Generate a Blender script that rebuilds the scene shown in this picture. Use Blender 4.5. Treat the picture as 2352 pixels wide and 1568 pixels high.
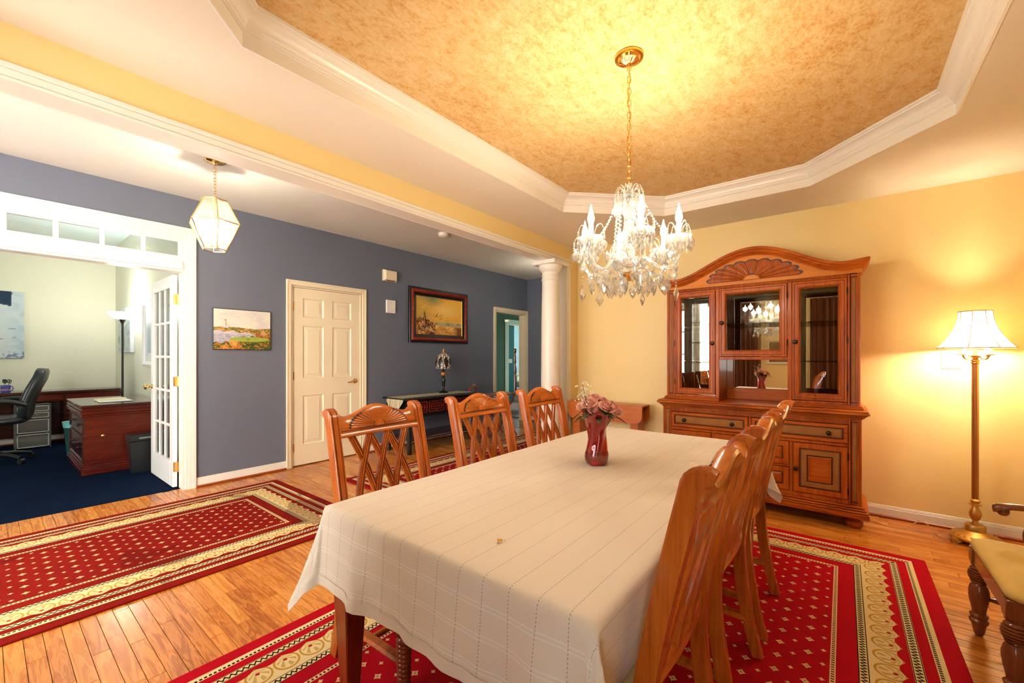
import bpy, math, random
import numpy as np
from mathutils import Vector, Matrix
random.seed(7)
R = math.radians
PI = math.pi
sc = bpy.context.scene
for o in list(bpy.data.objects): bpy.data.objects.remove(o)
C = sc.collection

# ------------------------------------------------------------------ camera, world, exposure
HEAD = math.atan2(0.6203, 0.7844)
CAMZ = 1.251
FPX = 961.7
cd = bpy.data.cameras.new('camera'); cam = bpy.data.objects.new('camera', cd); C.objects.link(cam)
cam.location = (0, 0, CAMZ); cam.rotation_euler = (R(90), 0, HEAD - R(90))
cd.sensor_width = 36; cd.lens = FPX / 2352 * 36; cd.shift_y = 34 / 2352; cd.clip_start = 0.02
sc.camera = cam
vs = sc.view_settings
sc.display_settings.display_device = 'sRGB'
vs.view_transform = 'Standard'; vs.look = 'None'; vs.gamma = 1.0; vs.use_curve_mapping = False
vs.exposure = 1.27
w = bpy.data.worlds.new('sky'); sc.world = w; w.use_nodes = True
bg = w.node_tree.nodes['Background']
bg.inputs[0].default_value = (1.0, 0.97, 0.95, 1); bg.inputs[1].default_value = 8.4
try:
    cy = sc.cycles
    cy.max_bounces = 6; cy.diffuse_bounces = 3; cy.glossy_bounces = 3; cy.transmission_bounces = 6; cy.transparent_max_bounces = 12; cy.light_sampling_threshold = 0.03
    cy.use_adaptive_sampling = True; cy.adaptive_threshold = 0.12; cy.adaptive_min_samples = 16
    cy.caustics_reflective = False; cy.caustics_refractive = False
    cy.sample_clamp_indirect = 6.0; cy.blur_glossy = 0.6
    cy.use_denoising = True
except Exception: pass
CHAND_W, LANTERN_W, FLOORLAMP_W, TORCH_W = 6.8, 20.0, 44.0, 23.0
WARM = (1.0, 0.88, 0.70); WARM2 = (1.0, 0.92, 0.78)

def portal(x, y, z, sx, sy, rot):
    l = bpy.data.lights.new('window_portal', 'AREA'); l.shape = 'RECTANGLE'; l.size = sx; l.size_y = sy
    l.cycles.is_portal = True
    o = bpy.data.objects.new('window_portal', l); C.objects.link(o); o.location = (x, y, z); o.rotation_euler = rot
def point(name, loc, watt, col, rad=0.02, parent=None):
    l = bpy.data.lights.new(name, 'POINT'); l.energy = watt; l.color = col; l.shadow_soft_size = rad
    o = bpy.data.objects.new(name, l); C.objects.link(o); o.location = loc
    if parent: o.parent = parent
    return o

# ------------------------------------------------------------------ objects
def tag(o, label=None, cat=None, group=None, kind=None):
    if label: o['label'] = label
    if cat: o['category'] = cat
    if group: o['group'] = group
    if kind: o['kind'] = kind
    return o
def thing(name, label, cat, loc=(0, 0, 0), rz=0, group=None, kind=None):
    o = bpy.data.objects.new(name, None); o.empty_display_size = 0.1; C.objects.link(o)
    o.location = loc; o.rotation_euler = (0, 0, rz)
    return tag(o, label, cat, group, kind)
def wloc(o):
    v = Vector((0, 0, 0))
    while o: v += Vector(o.location); o = o.parent
    return v
def copy_tree(o, parent=None):
    c = o.copy(); C.objects.link(c); c.parent = parent
    for ch in list(o.children): copy_tree(ch, c)
    return c

class MB:
    def __init__(s): s.v = []; s.f = []; s.uv = None; s.col = None
    def add(s, vs_, fs):
        n = len(s.v); s.v += [tuple(p) for p in vs_]; s.f += [tuple(i + n for i in f) for f in fs]; return s
    def box(s, x0, x1, y0, y1, z0, z1, c=0):
        if x0 > x1: x0, x1 = x1, x0
        if y0 > y1: y0, y1 = y1, y0
        if z0 > z1: z0, z1 = z1, z0
        if not c:
            return s.add([(x0,y0,z0),(x1,y0,z0),(x1,y1,z0),(x0,y1,z0),(x0,y0,z1),(x1,y0,z1),(x1,y1,z1),(x0,y1,z1)],
                  [(0,3,2,1),(4,5,6,7),(0,1,5,4),(1,2,6,5),(2,3,7,6),(3,0,4,7)])
        c = min(c, (x1-x0)*.45, (y1-y0)*.45, (z1-z0)*.45)
        vv = []
        for X, dx in ((x0, c), (x1, -c)):
            for Y, dy in ((y0, c), (y1, -c)):
                for Z, dz in ((z0, c), (z1, -c)):
                    vv += [(X, Y+dy, Z+dz), (X+dx, Y, Z+dz), (X+dx, Y+dy, Z)]
        idx = lambda i, j, k, a: (i*4 + j*2 + k)*3 + a
        ff = []
        for i in (0, 1):
            q = [idx(i,0,0,0), idx(i,1,0,0), idx(i,1,1,0), idx(i,0,1,0)]; ff.append(q[::-1] if i == 0 else q)
            q = [idx(0,i,0,1), idx(1,i,0,1), idx(1,i,1,1), idx(0,i,1,1)]; ff.append(q if i == 0 else q[::-1])
            q = [idx(0,0,i,2), idx(1,0,i,2), idx(1,1,i,2), idx(0,1,i,2)]; ff.append(q[::-1] if i == 0 else q)
        for a in (0, 1):
            for b in (0, 1):
                q = [idx(a,b,0,0), idx(a,b,0,1), idx(a,b,1,1), idx(a,b,1,0)]; ff.append(q if a == b else q[::-1])
                q = [idx(a,0,b,0), idx(a,0,b,2), idx(a,1,b,2), idx(a,1,b,0)]; ff.append(q[::-1] if a == b else q)
                q = [idx(0,a,b,1), idx(0,a,b,2), idx(1,a,b,2), idx(1,a,b,1)]; ff.append(q if a == b else q[::-1])
        for i in (0, 1):
            for j in (0, 1):
                for k in (0, 1):
                    q = [idx(i,j,k,0), idx(i,j,k,1), idx(i,j,k,2)]; ff.append(q if (i+j+k) % 2 else q[::-1])
        return s.add(vv, ff)
    def lathe(s, prof, n=24, at=(0, 0, 0), M=None, sy=1.0):
        """prof [(r,z)] from bottom to top"""
        vv, ff, m = [], [], len(prof)
        for r, z in prof:
            for k in range(n):
                a = 2*PI*k/n; vv.append((r*math.cos(a), r*math.sin(a)*sy, z))
        for j in range(m-1):
            for k in range(n):
                k2 = (k+1) % n; ff.append((j*n+k, j*n+k2, (j+1)*n+k2, (j+1)*n+k))
        if prof[0][0] > 1e-5: ff.append(tuple(range(n))[::-1])
        if prof[-1][0] > 1e-5: ff.append(tuple((m-1)*n+k for k in range(n)))
        if M: vv = [M @ Vector(p) for p in vv]
        return s.add([(p[0]+at[0], p[1]+at[1], p[2]+at[2]) for p in vv], ff)
    def tube(s, path, r, n=8, closed=False, cap=True):
        P = [Vector(p) for p in path]; m = len(P); rr = r if hasattr(r, '__len__') else [r]*m
        vv, ff = [], []; prev = None
        for i in range(m):
            if closed: t = P[(i+1) % m]-P[i-1]
            else: t = P[min(i+1, m-1)]-P[max(i-1, 0)]
            t.normalize()
            if prev is None:
                u = t.orthogonal().normalized()
            else:
                u = prev - t*prev.dot(t)
                if u.length < 1e-6: u = t.orthogonal()
                u.normalize()
            prev = u; b = t.cross(u)
            for k in range(n):
                a = 2*PI*k/n; vv.append(P[i] + (u*math.cos(a)+b*math.sin(a))*rr[i])
        for i in range(m if closed else m-1):
            i2 = (i+1) % m
            for k in range(n):
                k2 = (k+1) % n; ff.append((i*n+k, i*n+k2, i2*n+k2, i2*n+k))
        if cap and not closed:
            ff.append(tuple(range(n))[::-1]); ff.append(tuple((m-1)*n+k for k in range(n)))
        return s.add(vv, ff)
    def rings(s, rings, closed_ring=True, cap=True, loop=False):
        """loft between equal-length rings of points"""
        n = len(rings[0]); m = len(rings); vv = [p for r in rings for p in r]; ff = []
        for i in range(m if loop else m-1):
            i2 = (i+1) % m
            for k in range(n if closed_ring else n-1):
                k2 = (k+1) % n; ff.append((i*n+k, i*n+k2, i2*n+k2, i2*n+k))
        if cap and closed_ring and not loop:
            ff.append(tuple(range(n))[::-1]); ff.append(tuple((m-1)*n+k for k in range(n)))
        return s.add(vv, ff)
    def prism(s, poly, d0, d1, f):
        """poly 2D points, f(a,b,d)->xyz"""
        n = len(poly)
        vv = [f(a, b, d0) for a, b in poly]+[f(a, b, d1) for a, b in poly]
        ff = [tuple(range(n))[::-1], tuple(range(n, 2*n))]+[(k, (k+1) % n, n+(k+1) % n, n+k) for k in range(n)]
        return s.add(vv, ff)
    def grid(s, nu, nv, f):
        vv = [f(i/nu, j/nv) for j in range(nv+1) for i in range(nu+1)]
        ff = [(j*(nu+1)+i, j*(nu+1)+i+1, (j+1)*(nu+1)+i+1, (j+1)*(nu+1)+i) for j in range(nv) for i in range(nu)]
        return s.add(vv, ff)
    def ball(s, c, r, n=10, m=6, sz=1.0):
        return s.lathe([(max(1e-6, r*math.sin(PI*j/m)), -r*sz*math.cos(PI*j/m)) for j in range(m+1)], n, c)
    def xf(s, M, i0=0):
        s.v[i0:] = [tuple(M @ Vector(p)) for p in s.v[i0:]]; return s
    def mesh(s, name, mat, ang=35, off=None):
        me = bpy.data.meshes.new(name)
        vv = s.v if off is None else [(p[0]-off[0], p[1]-off[1], p[2]-off[2]) for p in s.v]
        me.from_pydata(vv, [], s.f)
        if s.uv is not None:
            l = me.uv_layers.new(name='uv'); vi = np.zeros(len(me.loops), int); me.loops.foreach_get('vertex_index', vi)
            l.data.foreach_set('uv', np.asarray(s.uv, float)[vi].ravel())
        if s.col is not None:
            a = me.color_attributes.new('col', 'FLOAT_COLOR', 'POINT')
            c = np.ones((len(s.v), 4)); c[:, :3] = s.col; a.data.foreach_set('color', c.ravel())
        import bmesh
        bm = bmesh.new(); bm.from_mesh(me); bmesh.ops.recalc_face_normals(bm, faces=bm.faces); bm.to_mesh(me); bm.free()
        if ang:
            me.polygons.foreach_set('use_smooth', [True]*len(me.polygons)); me.set_sharp_from_angle(angle=R(ang))
        me.materials.append(mat); me.update()
        return me
    def build(s, name, mat, parent=None, ang=35, world=False):
        off = wloc(parent) if (world and parent) else None
        o = bpy.data.objects.new(name, s.mesh(name, mat, ang, off)); C.objects.link(o)
        if parent: o.parent = parent
        return o

def project(p):
    x, y, z = p; d = x*.7844+y*.6203; r = x*.6203-y*.7844
    if d < .05: return None
    return 1176+FPX*r/d, 818-FPX*(z-CAMZ)/d, d
def bez(p0, p1, p2, p3, n=12):
    out = []
    for i in range(n+1):
        t = i/n; a = (1-t)
        out.append(tuple(a**3*p0[k]+3*a*a*t*p1[k]+3*a*t*t*p2[k]+t**3*p3[k] for k in range(len(p0))))
    return out
def spline(pts, n=8):
    """Catmull-Rom through points"""
    P = [np.array(p, float) for p in pts]; out = []
    for i in range(len(P)-1):
        p0 = P[max(i-1, 0)]; p1 = P[i]; p2 = P[i+1]; p3 = P[min(i+2, len(P)-1)]
        for k in range(n):
            t = k/n
            out.append(tuple(.5*((2*p1)+(-p0+p2)*t+(2*p0-5*p1+4*p2-p3)*t*t+(-p0+3*p1-3*p2+p3)*t**3)))
    out.append(tuple(P[-1])); return out

# ------------------------------------------------------------------ node expressions
class E:
    def __init__(s, T, sock): s.T = T; s.s = sock
    def _m(s, op, *a): return s.T.math(op, s, *a)
    def __add__(s, o): return s._m('ADD', o)
    __radd__ = __add__
    def __sub__(s, o): return s._m('SUBTRACT', o)
    def __rsub__(s, o): return s.T.math('SUBTRACT', o, s)
    def __mul__(s, o): return s._m('MULTIPLY', o)
    __rmul__ = __mul__
    def __truediv__(s, o): return s._m('DIVIDE', o)
    def __neg__(s): return s._m('MULTIPLY', -1.0)
    def abs(s): return s._m('ABSOLUTE')
    def fract(s): return s._m('FRACT')
    def floor(s): return s._m('FLOOR')
    def sin(s): return s._m('SINE')
    def sqrt(s): return s._m('SQRT')
    def min(s, o): return s._m('MINIMUM', o)
    def max(s, o): return s._m('MAXIMUM', o)
    def lt(s, o): return s._m('LESS_THAN', o)
    def gt(s, o): return s._m('GREATER_THAN', o)
    def atan2(s, o): return s._m('ARCTAN2', o)
    def clamp(s):
        e = s._m('ADD', 0.0); e.s.node.use_clamp = True; return e
class T:
    def __init__(s, name):
        s.m = bpy.data.materials.new(name); s.m.use_nodes = True; s.nt = s.m.node_tree
        s.b = s.nt.nodes['Principled BSDF']; s.out = s.nt.nodes['Material Output']; s._tc = None
    def link(s, a, b): s.nt.links.new(a.s if isinstance(a, E) else a, b)
    def put(s, sock, v):
        if isinstance(v, E): s.nt.links.new(v.s, sock)
        elif isinstance(v, (int, float)):
            sock.default_value = v if sock.type == 'VALUE' else (v, v, v, 1)
        else:
            sock.default_value = tuple(v) if len(v) == len(sock.default_value) else tuple(v)+(1,)
    def math(s, op, *a):
        n = s.nt.nodes.new('ShaderNodeMath'); n.operation = op
        for i, v in enumerate(a): s.put(n.inputs[i], v)
        return E(s, n.outputs[0])
    def coord(s, which='Object'):
        if s._tc is None: s._tc = s.nt.nodes.new('ShaderNodeTexCoord')
        return E(s, s._tc.outputs[which])
    def xyz(s, v):
        n = s.nt.nodes.new('ShaderNodeSeparateXYZ'); s.put(n.inputs[0], v); return [E(s, n.outputs[i]) for i in range(3)]
    def comb(s, x, y, z=0.0):
        n = s.nt.nodes.new('ShaderNodeCombineXYZ')
        for i, v in enumerate((x, y, z)): s.put(n.inputs[i], v)
        return E(s, n.outputs[0])
    def mapping(s, v, scale=(1, 1, 1), loc=(0, 0, 0)):
        n = s.nt.nodes.new('ShaderNodeMapping'); s.put(n.inputs[0], v)
        n.inputs['Scale'].default_value = scale; n.inputs['Location'].default_value = loc; return E(s, n.outputs[0])
    def noise(s, v, scale=5, detail=3, rough=.5, dist=0.0, color=False):
        n = s.nt.nodes.new('ShaderNodeTexNoise'); s.put(n.inputs['Vector'], v)
        n.inputs['Scale'].default_value = scale; n.inputs['Detail'].default_value = detail
        n.inputs['Roughness'].default_value = rough; n.inputs['Distortion'].default_value = dist
        return E(s, n.outputs['Color' if color else 0])
    def ramp(s, fac, stops, const=False):
        n = s.nt.nodes.new('ShaderNodeValToRGB'); s.put(n.inputs[0], fac); cr = n.color_ramp
        if const: cr.interpolation = 'CONSTANT'
        while len(cr.elements) < len(stops): cr.elements.new(.5)
        for e, (p, c) in zip(cr.elements, stops): e.position = p; e.color = tuple(c)+(1,) if len(c) == 3 else c
        return E(s, n.outputs[0])
    def mix(s, fac, a, b):
        n = s.nt.nodes.new('ShaderNodeMix'); n.data_type = 'RGBA'; s.put(n.inputs[0], fac)
        s.put(n.inputs[6], a); s.put(n.inputs[7], b); return E(s, n.outputs[2])
    def attr(s, name):
        n = s.nt.nodes.new('ShaderNodeAttribute'); n.attribute_name = name; return E(s, n.outputs['Color'])
    def bump(s, h, strength=.3, dist=.002):
        n = s.nt.nodes.new('ShaderNodeBump'); n.inputs['Strength'].default_value = strength
        n.inputs['Distance'].default_value = dist; s.put(n.inputs['Height'], h)
        s.nt.links.new(n.outputs[0], s.b.inputs['Normal'])
    def set(s, **k):
        names = dict(color='Base Color', rough='Roughness', metal='Metallic', spec='Specular IOR Level', coat='Coat Weight',
                     coatr='Coat Roughness', trans='Transmission Weight', ior='IOR', sheen='Sheen Weight', alpha='Alpha',
                     emit='Emission Color', estr='Emission Strength', sss='Subsurface Weight')
        for a, v in k.items(): s.put(s.b.inputs[names[a]], v)
        return s
def srgb(r, g, b):
    f = lambda c: (c/255/12.92) if c/255 <= .04045 else ((c/255+.055)/1.055)**2.4
    return (f(r), f(g), f(b))
def plain(name, col, rough=.5, metal=0, **k):
    return T(name).set(color=col, rough=rough, metal=metal, **k).m
def paint(name, col, rough=.5, spec=.5, var=.04, bs=.08):
    t = T(name); n = t.noise(t.coord(), 2.2, 3); n2 = t.noise(t.coord(), 260, 2)
    c2 = tuple(x*(1-var*2) for x in col)
    t.set(color=t.mix(n, c2, col), rough=rough, spec=spec); t.bump(n2, bs, .001); return t.m
def wood(name, dark, mid, light, axis='z', scale=1.0, rough=.3, coat=.35, attr=None, spots=0.0, spec=.35):
    t = T(name); sc_ = {'x': (1.2, 16, 16), 'y': (16, 1.2, 16), 'z': (16, 16, 1.2)}[axis]
    v = t.mapping(t.coord(), tuple(q*scale for q in sc_))
    g = t.noise(v, 3.0, 6, .62, .6); big = t.noise(t.coord(), 3.5*scale, 3, .5)
    f = (g*.75 + big*.45 - .1).clamp()
    col = t.ramp(f, [(.22, dark), (.5, mid), (.78, light)])
    if spots:
        sp = t.noise(t.coord(), 90, 2).gt(.68)*spots; col = t.mix(sp, col, tuple(q*.3 for q in dark))
    t.set(color=col, rough=rough, coat=coat, coatr=.12, spec=spec); t.bump(g, .08, .001); return t.m
def glassy(name, col=(1, 1, 1), gloss=.12, rough=.0, diff=0.0, dcol=(1, 1, 1), fres=True):
    """thin clear sheet: transparent + mirror-like sheen"""
    t = T(name); nt = t.nt
    tr = nt.nodes.new('ShaderNodeBsdfTransparent'); tr.inputs[0].default_value = tuple(col)+(1,)
    gl = nt.nodes.new('ShaderNodeBsdfGlossy'); gl.inputs['Roughness'].default_value = rough
    mx = nt.nodes.new('ShaderNodeMixShader')
    if fres:
        fr = nt.nodes.new('ShaderNodeLayerWeight'); fr.inputs[0].default_value = .25
        t.put(mx.inputs[0], (E(t, fr.outputs['Fresnel'])*.8+gloss).clamp())
    else: mx.inputs[0].default_value = gloss
    nt.links.new(tr.outputs[0], mx.inputs[1]); nt.links.new(gl.outputs[0], mx.inputs[2]); last = mx
    if diff:
        d = nt.nodes.new('ShaderNodeBsdfTranslucent'); d.inputs[0].default_value = tuple(dcol)+(1,)
        d2 = nt.nodes.new('ShaderNodeBsdfDiffuse'); d2.inputs[0].default_value = tuple(dcol)+(1,)
        ad = nt.nodes.new('ShaderNodeMixShader'); ad.inputs[0].default_value = .5
        nt.links.new(d.outputs[0], ad.inputs[1]); nt.links.new(d2.outputs[0], ad.inputs[2])
        m2 = nt.nodes.new('ShaderNodeMixShader'); m2.inputs[0].default_value = diff
        nt.links.new(mx.outputs[0], m2.inputs[1]); nt.links.new(ad.outputs[0], m2.inputs[2]); last = m2
    nt.links.new(last.outputs[0], t.out.inputs[0]); return t.m
def glow(name, col, strength):
    t = T(name); t.set(color=(0, 0, 0), emit=col, estr=strength, rough=.6); return t.m

MT = {}
MT['yellow'] = paint('yellow_paint', (.92, .69, .30), .45)
MT['blue'] = paint('slate_blue_paint', (.148, .165, .212), .34, .5)
MT['white'] = paint('white_gloss_paint', (.86, .80, .70), .3, .5, .02, .03)
MT['ceil'] = paint('ceiling_paint', (.86, .76, .61), .6, .3)
MT['ceil_hall'] = paint('hall_ceiling_paint', (.74, .71, .64), .6, .3)
MT['office_wall'] = paint('office_wall_paint', (.76, .76, .60), .5)
MT['office_ceil'] = paint('office_ceiling_paint', (.86, .95, 1.0), .7)
MT['green'] = paint('green_paint', (.045, .095, .008), .5)
MT['teal'] = paint('teal_paint', (.006, .12, .105), .5)
MT['sky_blue'] = paint('pale_blue_paint', (.45, .75, .82), .5)
CH = [srgb(120, 38, 8), srgb(196, 84, 22), srgb(226, 120, 44)]
MT['chair'] = wood('honey_chair_wood', (.20, .030, .003), (.45, .098, .010), (.60, .165, .020), 'z', 1.0, .26, .5, spots=.25)
MT['chairx'] = wood('honey_rail_wood', (.24, .040, .004), (.48, .112, .012), (.62, .18, .023), 'x', 1.0, .24, .5)
MT['groove'] = plain('dark_glaze', (.05, .010, .004), .4)
MT['cab'] = wood('cherry_cabinet_wood', (.13, .012, .001), (.44, .086, .006), (.62, .17, .014), 'z', .9, .34, .08, spec=.22)
MT['caby'] = wood('cherry_rail_wood', (.13, .012, .001), (.44, .086, .006), (.62, .17, .014), 'y', .9, .34, .08, spec=.22)
MT['cabcarve'] = wood('cherry_carved_wood', (.16, .022, .004), (.36, .075, .010), (.52, .14, .018), 'z', .9, .34, .1, spec=.22)
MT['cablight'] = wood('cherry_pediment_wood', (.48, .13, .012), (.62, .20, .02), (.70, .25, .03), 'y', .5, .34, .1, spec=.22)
MT['darkwood'] = wood('dark_mahogany', (.018, .004, .003), (.05, .009, .005), (.10, .02, .009), 'x', 1, .22, .6)
MT['redwood'] = wood('red_mahogany', (.030, .003, .002), (.090, .008, .003), (.155, .018, .006), 'x', .8, .25, .5)
MT['ebony'] = plain('black_lacquer', (.012, .009, .008), .25)
MT['dropleaf'] = wood('orange_table_wood', (.34, .07, .012), (.50, .125, .022), (.58, .17, .035), 'y', .8, .35, .2)
MT['armwood'] = wood('brown_armchair_wood', (.09, .022, .008), (.19, .05, .015), (.27, .08, .025), 'z', 1, .25, .5)
MT['brass'] = plain('polished_brass', (.85, .58, .20), .18, 1)
MT['antique'] = plain('antique_brass', (.55, .34, .10), .35, 1)
MT['gold'] = plain('bright_gold', (.95, .52, .10), .2, 1)
MT['copper'] = plain('copper_brown_pole', (.42, .19, .06), .35, .9)
MT['cordgold'] = plain('gold_cord', (.55, .30, .08), .5)
MT['steel'] = plain('steel', (.6, .6, .6), .3, 1)
MT['bronze'] = plain('dark_bronze', (.035, .022, .016), .35, .7)
MT['blackplastic'] = plain('black_plastic', (.012, .013, .014), .35)
MT['leather'] = plain('black_leather', (.018, .024, .026), .32)
MT['clear'] = glassy('clear_glass', (.97, .985, .97), .05)
MT['tinted'] = glassy('transom_glass', (.92, .98, 1.0), .08)
MT['crystal'] = glassy('cut_crystal', (.99, .98, .96), .24, .03, .10, (1, .97, .92))
MT['lantern_glass'] = glassy('bevelled_lantern_glass', (1, .99, .95), .08, .03, .05, (1, .96, .86))
MT['plasticclear'] = glassy('frosted_clear_plastic', (.75, .76, .74), .1, .2, .35, (.5, .5, .46))
MT['shelfglass'] = glassy('green_edge_shelf_glass', (.55, .66, .56), .12)
t = T('mirror'); t.set(color=(.86, .84, .80), rough=.01, metal=1); MT['mirror'] = t.m
MT['ivory'] = plain('ivory_plastic', (.80, .72, .58), .4)
MT['paper'] = plain('paper', (.8, .8, .72), .7)
MT['bulb'] = glow('lit_candle_bulb', (1, .84, .56), 38)
MT['candle'] = plain('candle_sleeve', (.92, .86, .74), .4)
MT['flame2'] = glow('lit_lantern_bulb', (1, .88, .66), 45)

# tray ceiling wallpaper
t = T('gold_faux_wallpaper'); v = t.coord(); vs_ = t.mapping(v, (1, 1.6, 1))
a = t.noise(vs_, 11, 8, .72, .6); b = t.noise(vs_, 46, 6, .78, .4); c_ = t.noise(v, 1.6, 2)
f = (a*.55+b*.6+c_*.2-.12).clamp()
t.set(color=t.ramp(f, [(.34, (.44, .20, .05)), (.46, (.61, .335, .105)), (.56, (.71, .47, .20)), (.70, (.76, .57, .30))]), rough=.7, spec=.2)
t.bump(b, .25, .003); MT['wallpaper'] = t.m

# oak strip floor: per-plank shade from colour attribute
t = T('oak_strip'); v = t.coord(); pv = t.attr('col'); r_, g_, b_ = t.xyz(pv)
x, y, z = t.xyz(v); vv = t.comb(x*26.0+r_*90.0, y*2.2+g_*70.0, 0.0)
g = t.noise(vv, 1.0, 5, .6, 1.6); rings = ((g*26.0).sin()*.5+.5); fine = t.noise(t.comb(x*420.0, y*14.0, r_*9.0), 1, 2, .6)
f = (rings*.30+fine*.30+g*.25+r_*.38-.08).clamp()
t.set(color=t.ramp(f, [(.12, (.30, .066, .007)), (.42, (.52, .155, .018)), (.66, (.65, .23, .032)), (.92, (.72, .32, .06))]), rough=(fine*.12+.17), spec=.5, coat=.10, coatr=.1)
t.bump(fine, .10, .0006); MT['oak'] = t.m
MT['subfloor'] = plain('dark_joint', (.05, .02, .008), .8)

# navy carpet
t = T('navy_carpet'); v = t.coord(); n = t.noise(v, 220, 3, .7); n2 = t.noise(v, 2.2, 4, .6)
t.set(color=t.mix((n*.6+n2*.7-.2).clamp(), (.0006, .003, .012), (.004, .016, .048)), rough=.95, spec=.05); t.bump(n, .8, .006); MT['carpet'] = t.m

def rug_mat(name, hx, hy, red, gold, wear=0.0):
    t = T(name); x, y, z = t.xyz(t.coord())
    ex = hx-x.abs(); ey = hy-y.abs(); e = ex.min(ey); side = ex.lt(ey)
    s = side*y+(1-side)*x
    blk = (.010, .010, .006); cream = (.86, .67, .33); ochre = (.52, .28, .05)
    n = t.noise(t.coord(), 380, 2); big = t.noise(t.coord(), 3.0, 3)
    redc = t.mix((n*.5+big*.7-.15).clamp(), tuple(q*.62 for q in red), red)
    cream_c = t.mix(n, tuple(q*.8 for q in cream), cream)
    col = redc
    def band(a, b): return e.gt(a)*e.lt(b)
    col = t.mix(band(.066, .098), col, cream_c)
    xs = ((s*400.0).sin()*.5+.5); m1 = band(.083, .094)*xs.gt(.35); col = t.mix(m1, col, blk)
    col = t.mix(band(.138, .174), col, cream_c)
    rk = (s*(2*PI/.022)).sin()
    m2 = band(.142, .170)*(((e-.156)*190.0+rk*1.3).abs().lt(1.0)); col = t.mix(m2, col, blk)
    col = t.mix(band(.139, .142)+band(.170, .173), col, blk)
    # palmette band with scalloped outer edge
    per = .103; p = (s/per).fract()-.5; pa = p*per
    q = e-.243
    edge = .192-((p*PI).sin().abs()*-.022)
    inb = e.gt(edge)*e.lt(.3085); col = t.mix(inb, col, cream_c)
    rr = ((pa/.047)*(pa/.047)+(q/.050)*(q/.050)).sqrt()
    col = t.mix(inb*rr.gt(.86)*rr.lt(1.04), col, ochre)
    ang = pa.atan2(q+.03); petal = (ang*11.0).sin().gt(.1)*rr.lt(.74)*rr.gt(.2)
    col = t.mix(petal*inb*.8, col, (.50, .30, .07))
    cen = (((pa)*(pa)+(q+.014)*(q+.014)).sqrt()).lt(.008); col = t.mix(cen*inb, col, (.35, .02, .02))
    col = t.mix(band(.3085, .343), col, cream_c)
    m3 = band(.312, .340)*(((e-.326)*210.0+(s*(2*PI/.020)).sin()*1.4).abs().lt(1.1)); col = t.mix(m3, col, blk)
    col = t.mix(band(.309, .3125)+band(.3395, .343), col, blk)
    col = t.mix(band(.413, .432), col, cream_c)
    m4 = band(.417, .428)*xs.gt(.5); col = t.mix(m4, col, tuple(q*.4 for q in red))
    # field motifs
    fld = e.gt(.436)
    def motif(ox, oy, R_, inner):
        fx = ((x+ox)/.1).fract()-.5; fy = ((y+oy)/.1).fract()-.5
        fx = fx*.1; fy = fy*.1
        d = fx.abs()+fy.abs(); a = fx.abs().max(fy.abs())
        cross = (fx*fy).abs().lt(R_*R_*.10)*a.lt(R_)
        dia = d.lt(R_*.9)
        m = (cross+dia).min(1.0)
        if inner: m = m*(1-d.lt(R_*.34)*d.gt(R_*.16))
        return m
    mm = (motif(.05, .05, .017, True)+motif(.0, .0, .0105, False)).min(1.0)
    col = t.mix(mm*fld, col, (.76, .52, .24))
    if wear:
        wv = t.noise(t.coord(), 1.3, 4, .6).gt(.60)*wear; col = t.mix(wv, col, (.10, .004, .003))
    t.set(color=col, rough=.92, spec=.06); t.bump(n, .5, .004); return t.m
MT['rug'] = rug_mat('dining_rug_pile', 1.70, 1.205, (.56, .004, .014), 0)
MT['rug2'] = rug_mat('hall_rug_pile', 1.30, .82, (.28, .010, .005), 0, .5)
MT['rug3'] = rug_mat('runner_pile', 1.75, .55, (.34, .010, .012), 0)

# tablecloth: woven, drawn-thread lines, uv in metres
t = T('cream_drawnwork_linen'); u, v, _ = t.xyz(t.coord('UV'))
wv = t.noise(t.comb(u*900.0, v*60.0, 0), 1, 2); wv2 = t.noise(t.comb(u*60.0, v*900.0, 0), 1, 2); big = t.noise(t.coord('UV'), 6, 4)
lv = (v/.0765).fract()-.5; ln = (lv.abs()*.0765).lt(.0012); dash = (u/.0085).fract().lt(.55)
base = t.mix((wv*.5+wv2*.5).clamp(), (.78, .68, .57), (.88, .78, .66))
base = t.mix((big*.5-.1).clamp(), base, (.89, .80, .68))
def stripe(c, w_): return ((u-c).abs()-.0).lt(w_)
wl = None
for cc in (-.075, -.085, -.145, -.155, -.215, -.225):
    m_ = (u-cc).abs().lt(.0018); wl = m_ if wl is None else wl+m_
L_ = 2.06
for cc in (.075, .085, .145, .155):
    m_ = (u-(L_+cc)).abs().lt(.0018); wl = wl+m_
base = t.mix(wl.min(1.0)*.6, base, (.97, .92, .84))
base = t.mix(ln*dash*.55, base, (.16, .085, .03))
t.set(color=base, rough=.85, spec=.2, sheen=.2)
cr_ = (1-((v-.33).abs()*120.0).min(1.0))+(1-((v-.66).abs()*120.0).min(1.0))+(1-((u-.70+big*.02).abs()*120.0).min(1.0))+(1-((u-1.38+big*.02).abs()*120.0).min(1.0))
t.bump((wv+wv2+big*2.0+cr_*2.2+t.noise(t.coord('UV'), 2.2, 3)*5.0), .3, .0018); MT['cloth'] = t.m
t2 = t.nt; tl = t2.nodes.new('ShaderNodeBsdfTranslucent'); tl.inputs[0].default_value = (.8, .66, .5, 1)
mx = t2.nodes.new('ShaderNodeMixShader'); mx.inputs[0].default_value = .10
t2.links.new(t.b.outputs[0], mx.inputs[1]); t2.links.new(tl.outputs[0], mx.inputs[2]); t2.links.new(mx.outputs[0], t.out.inputs[0])

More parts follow.
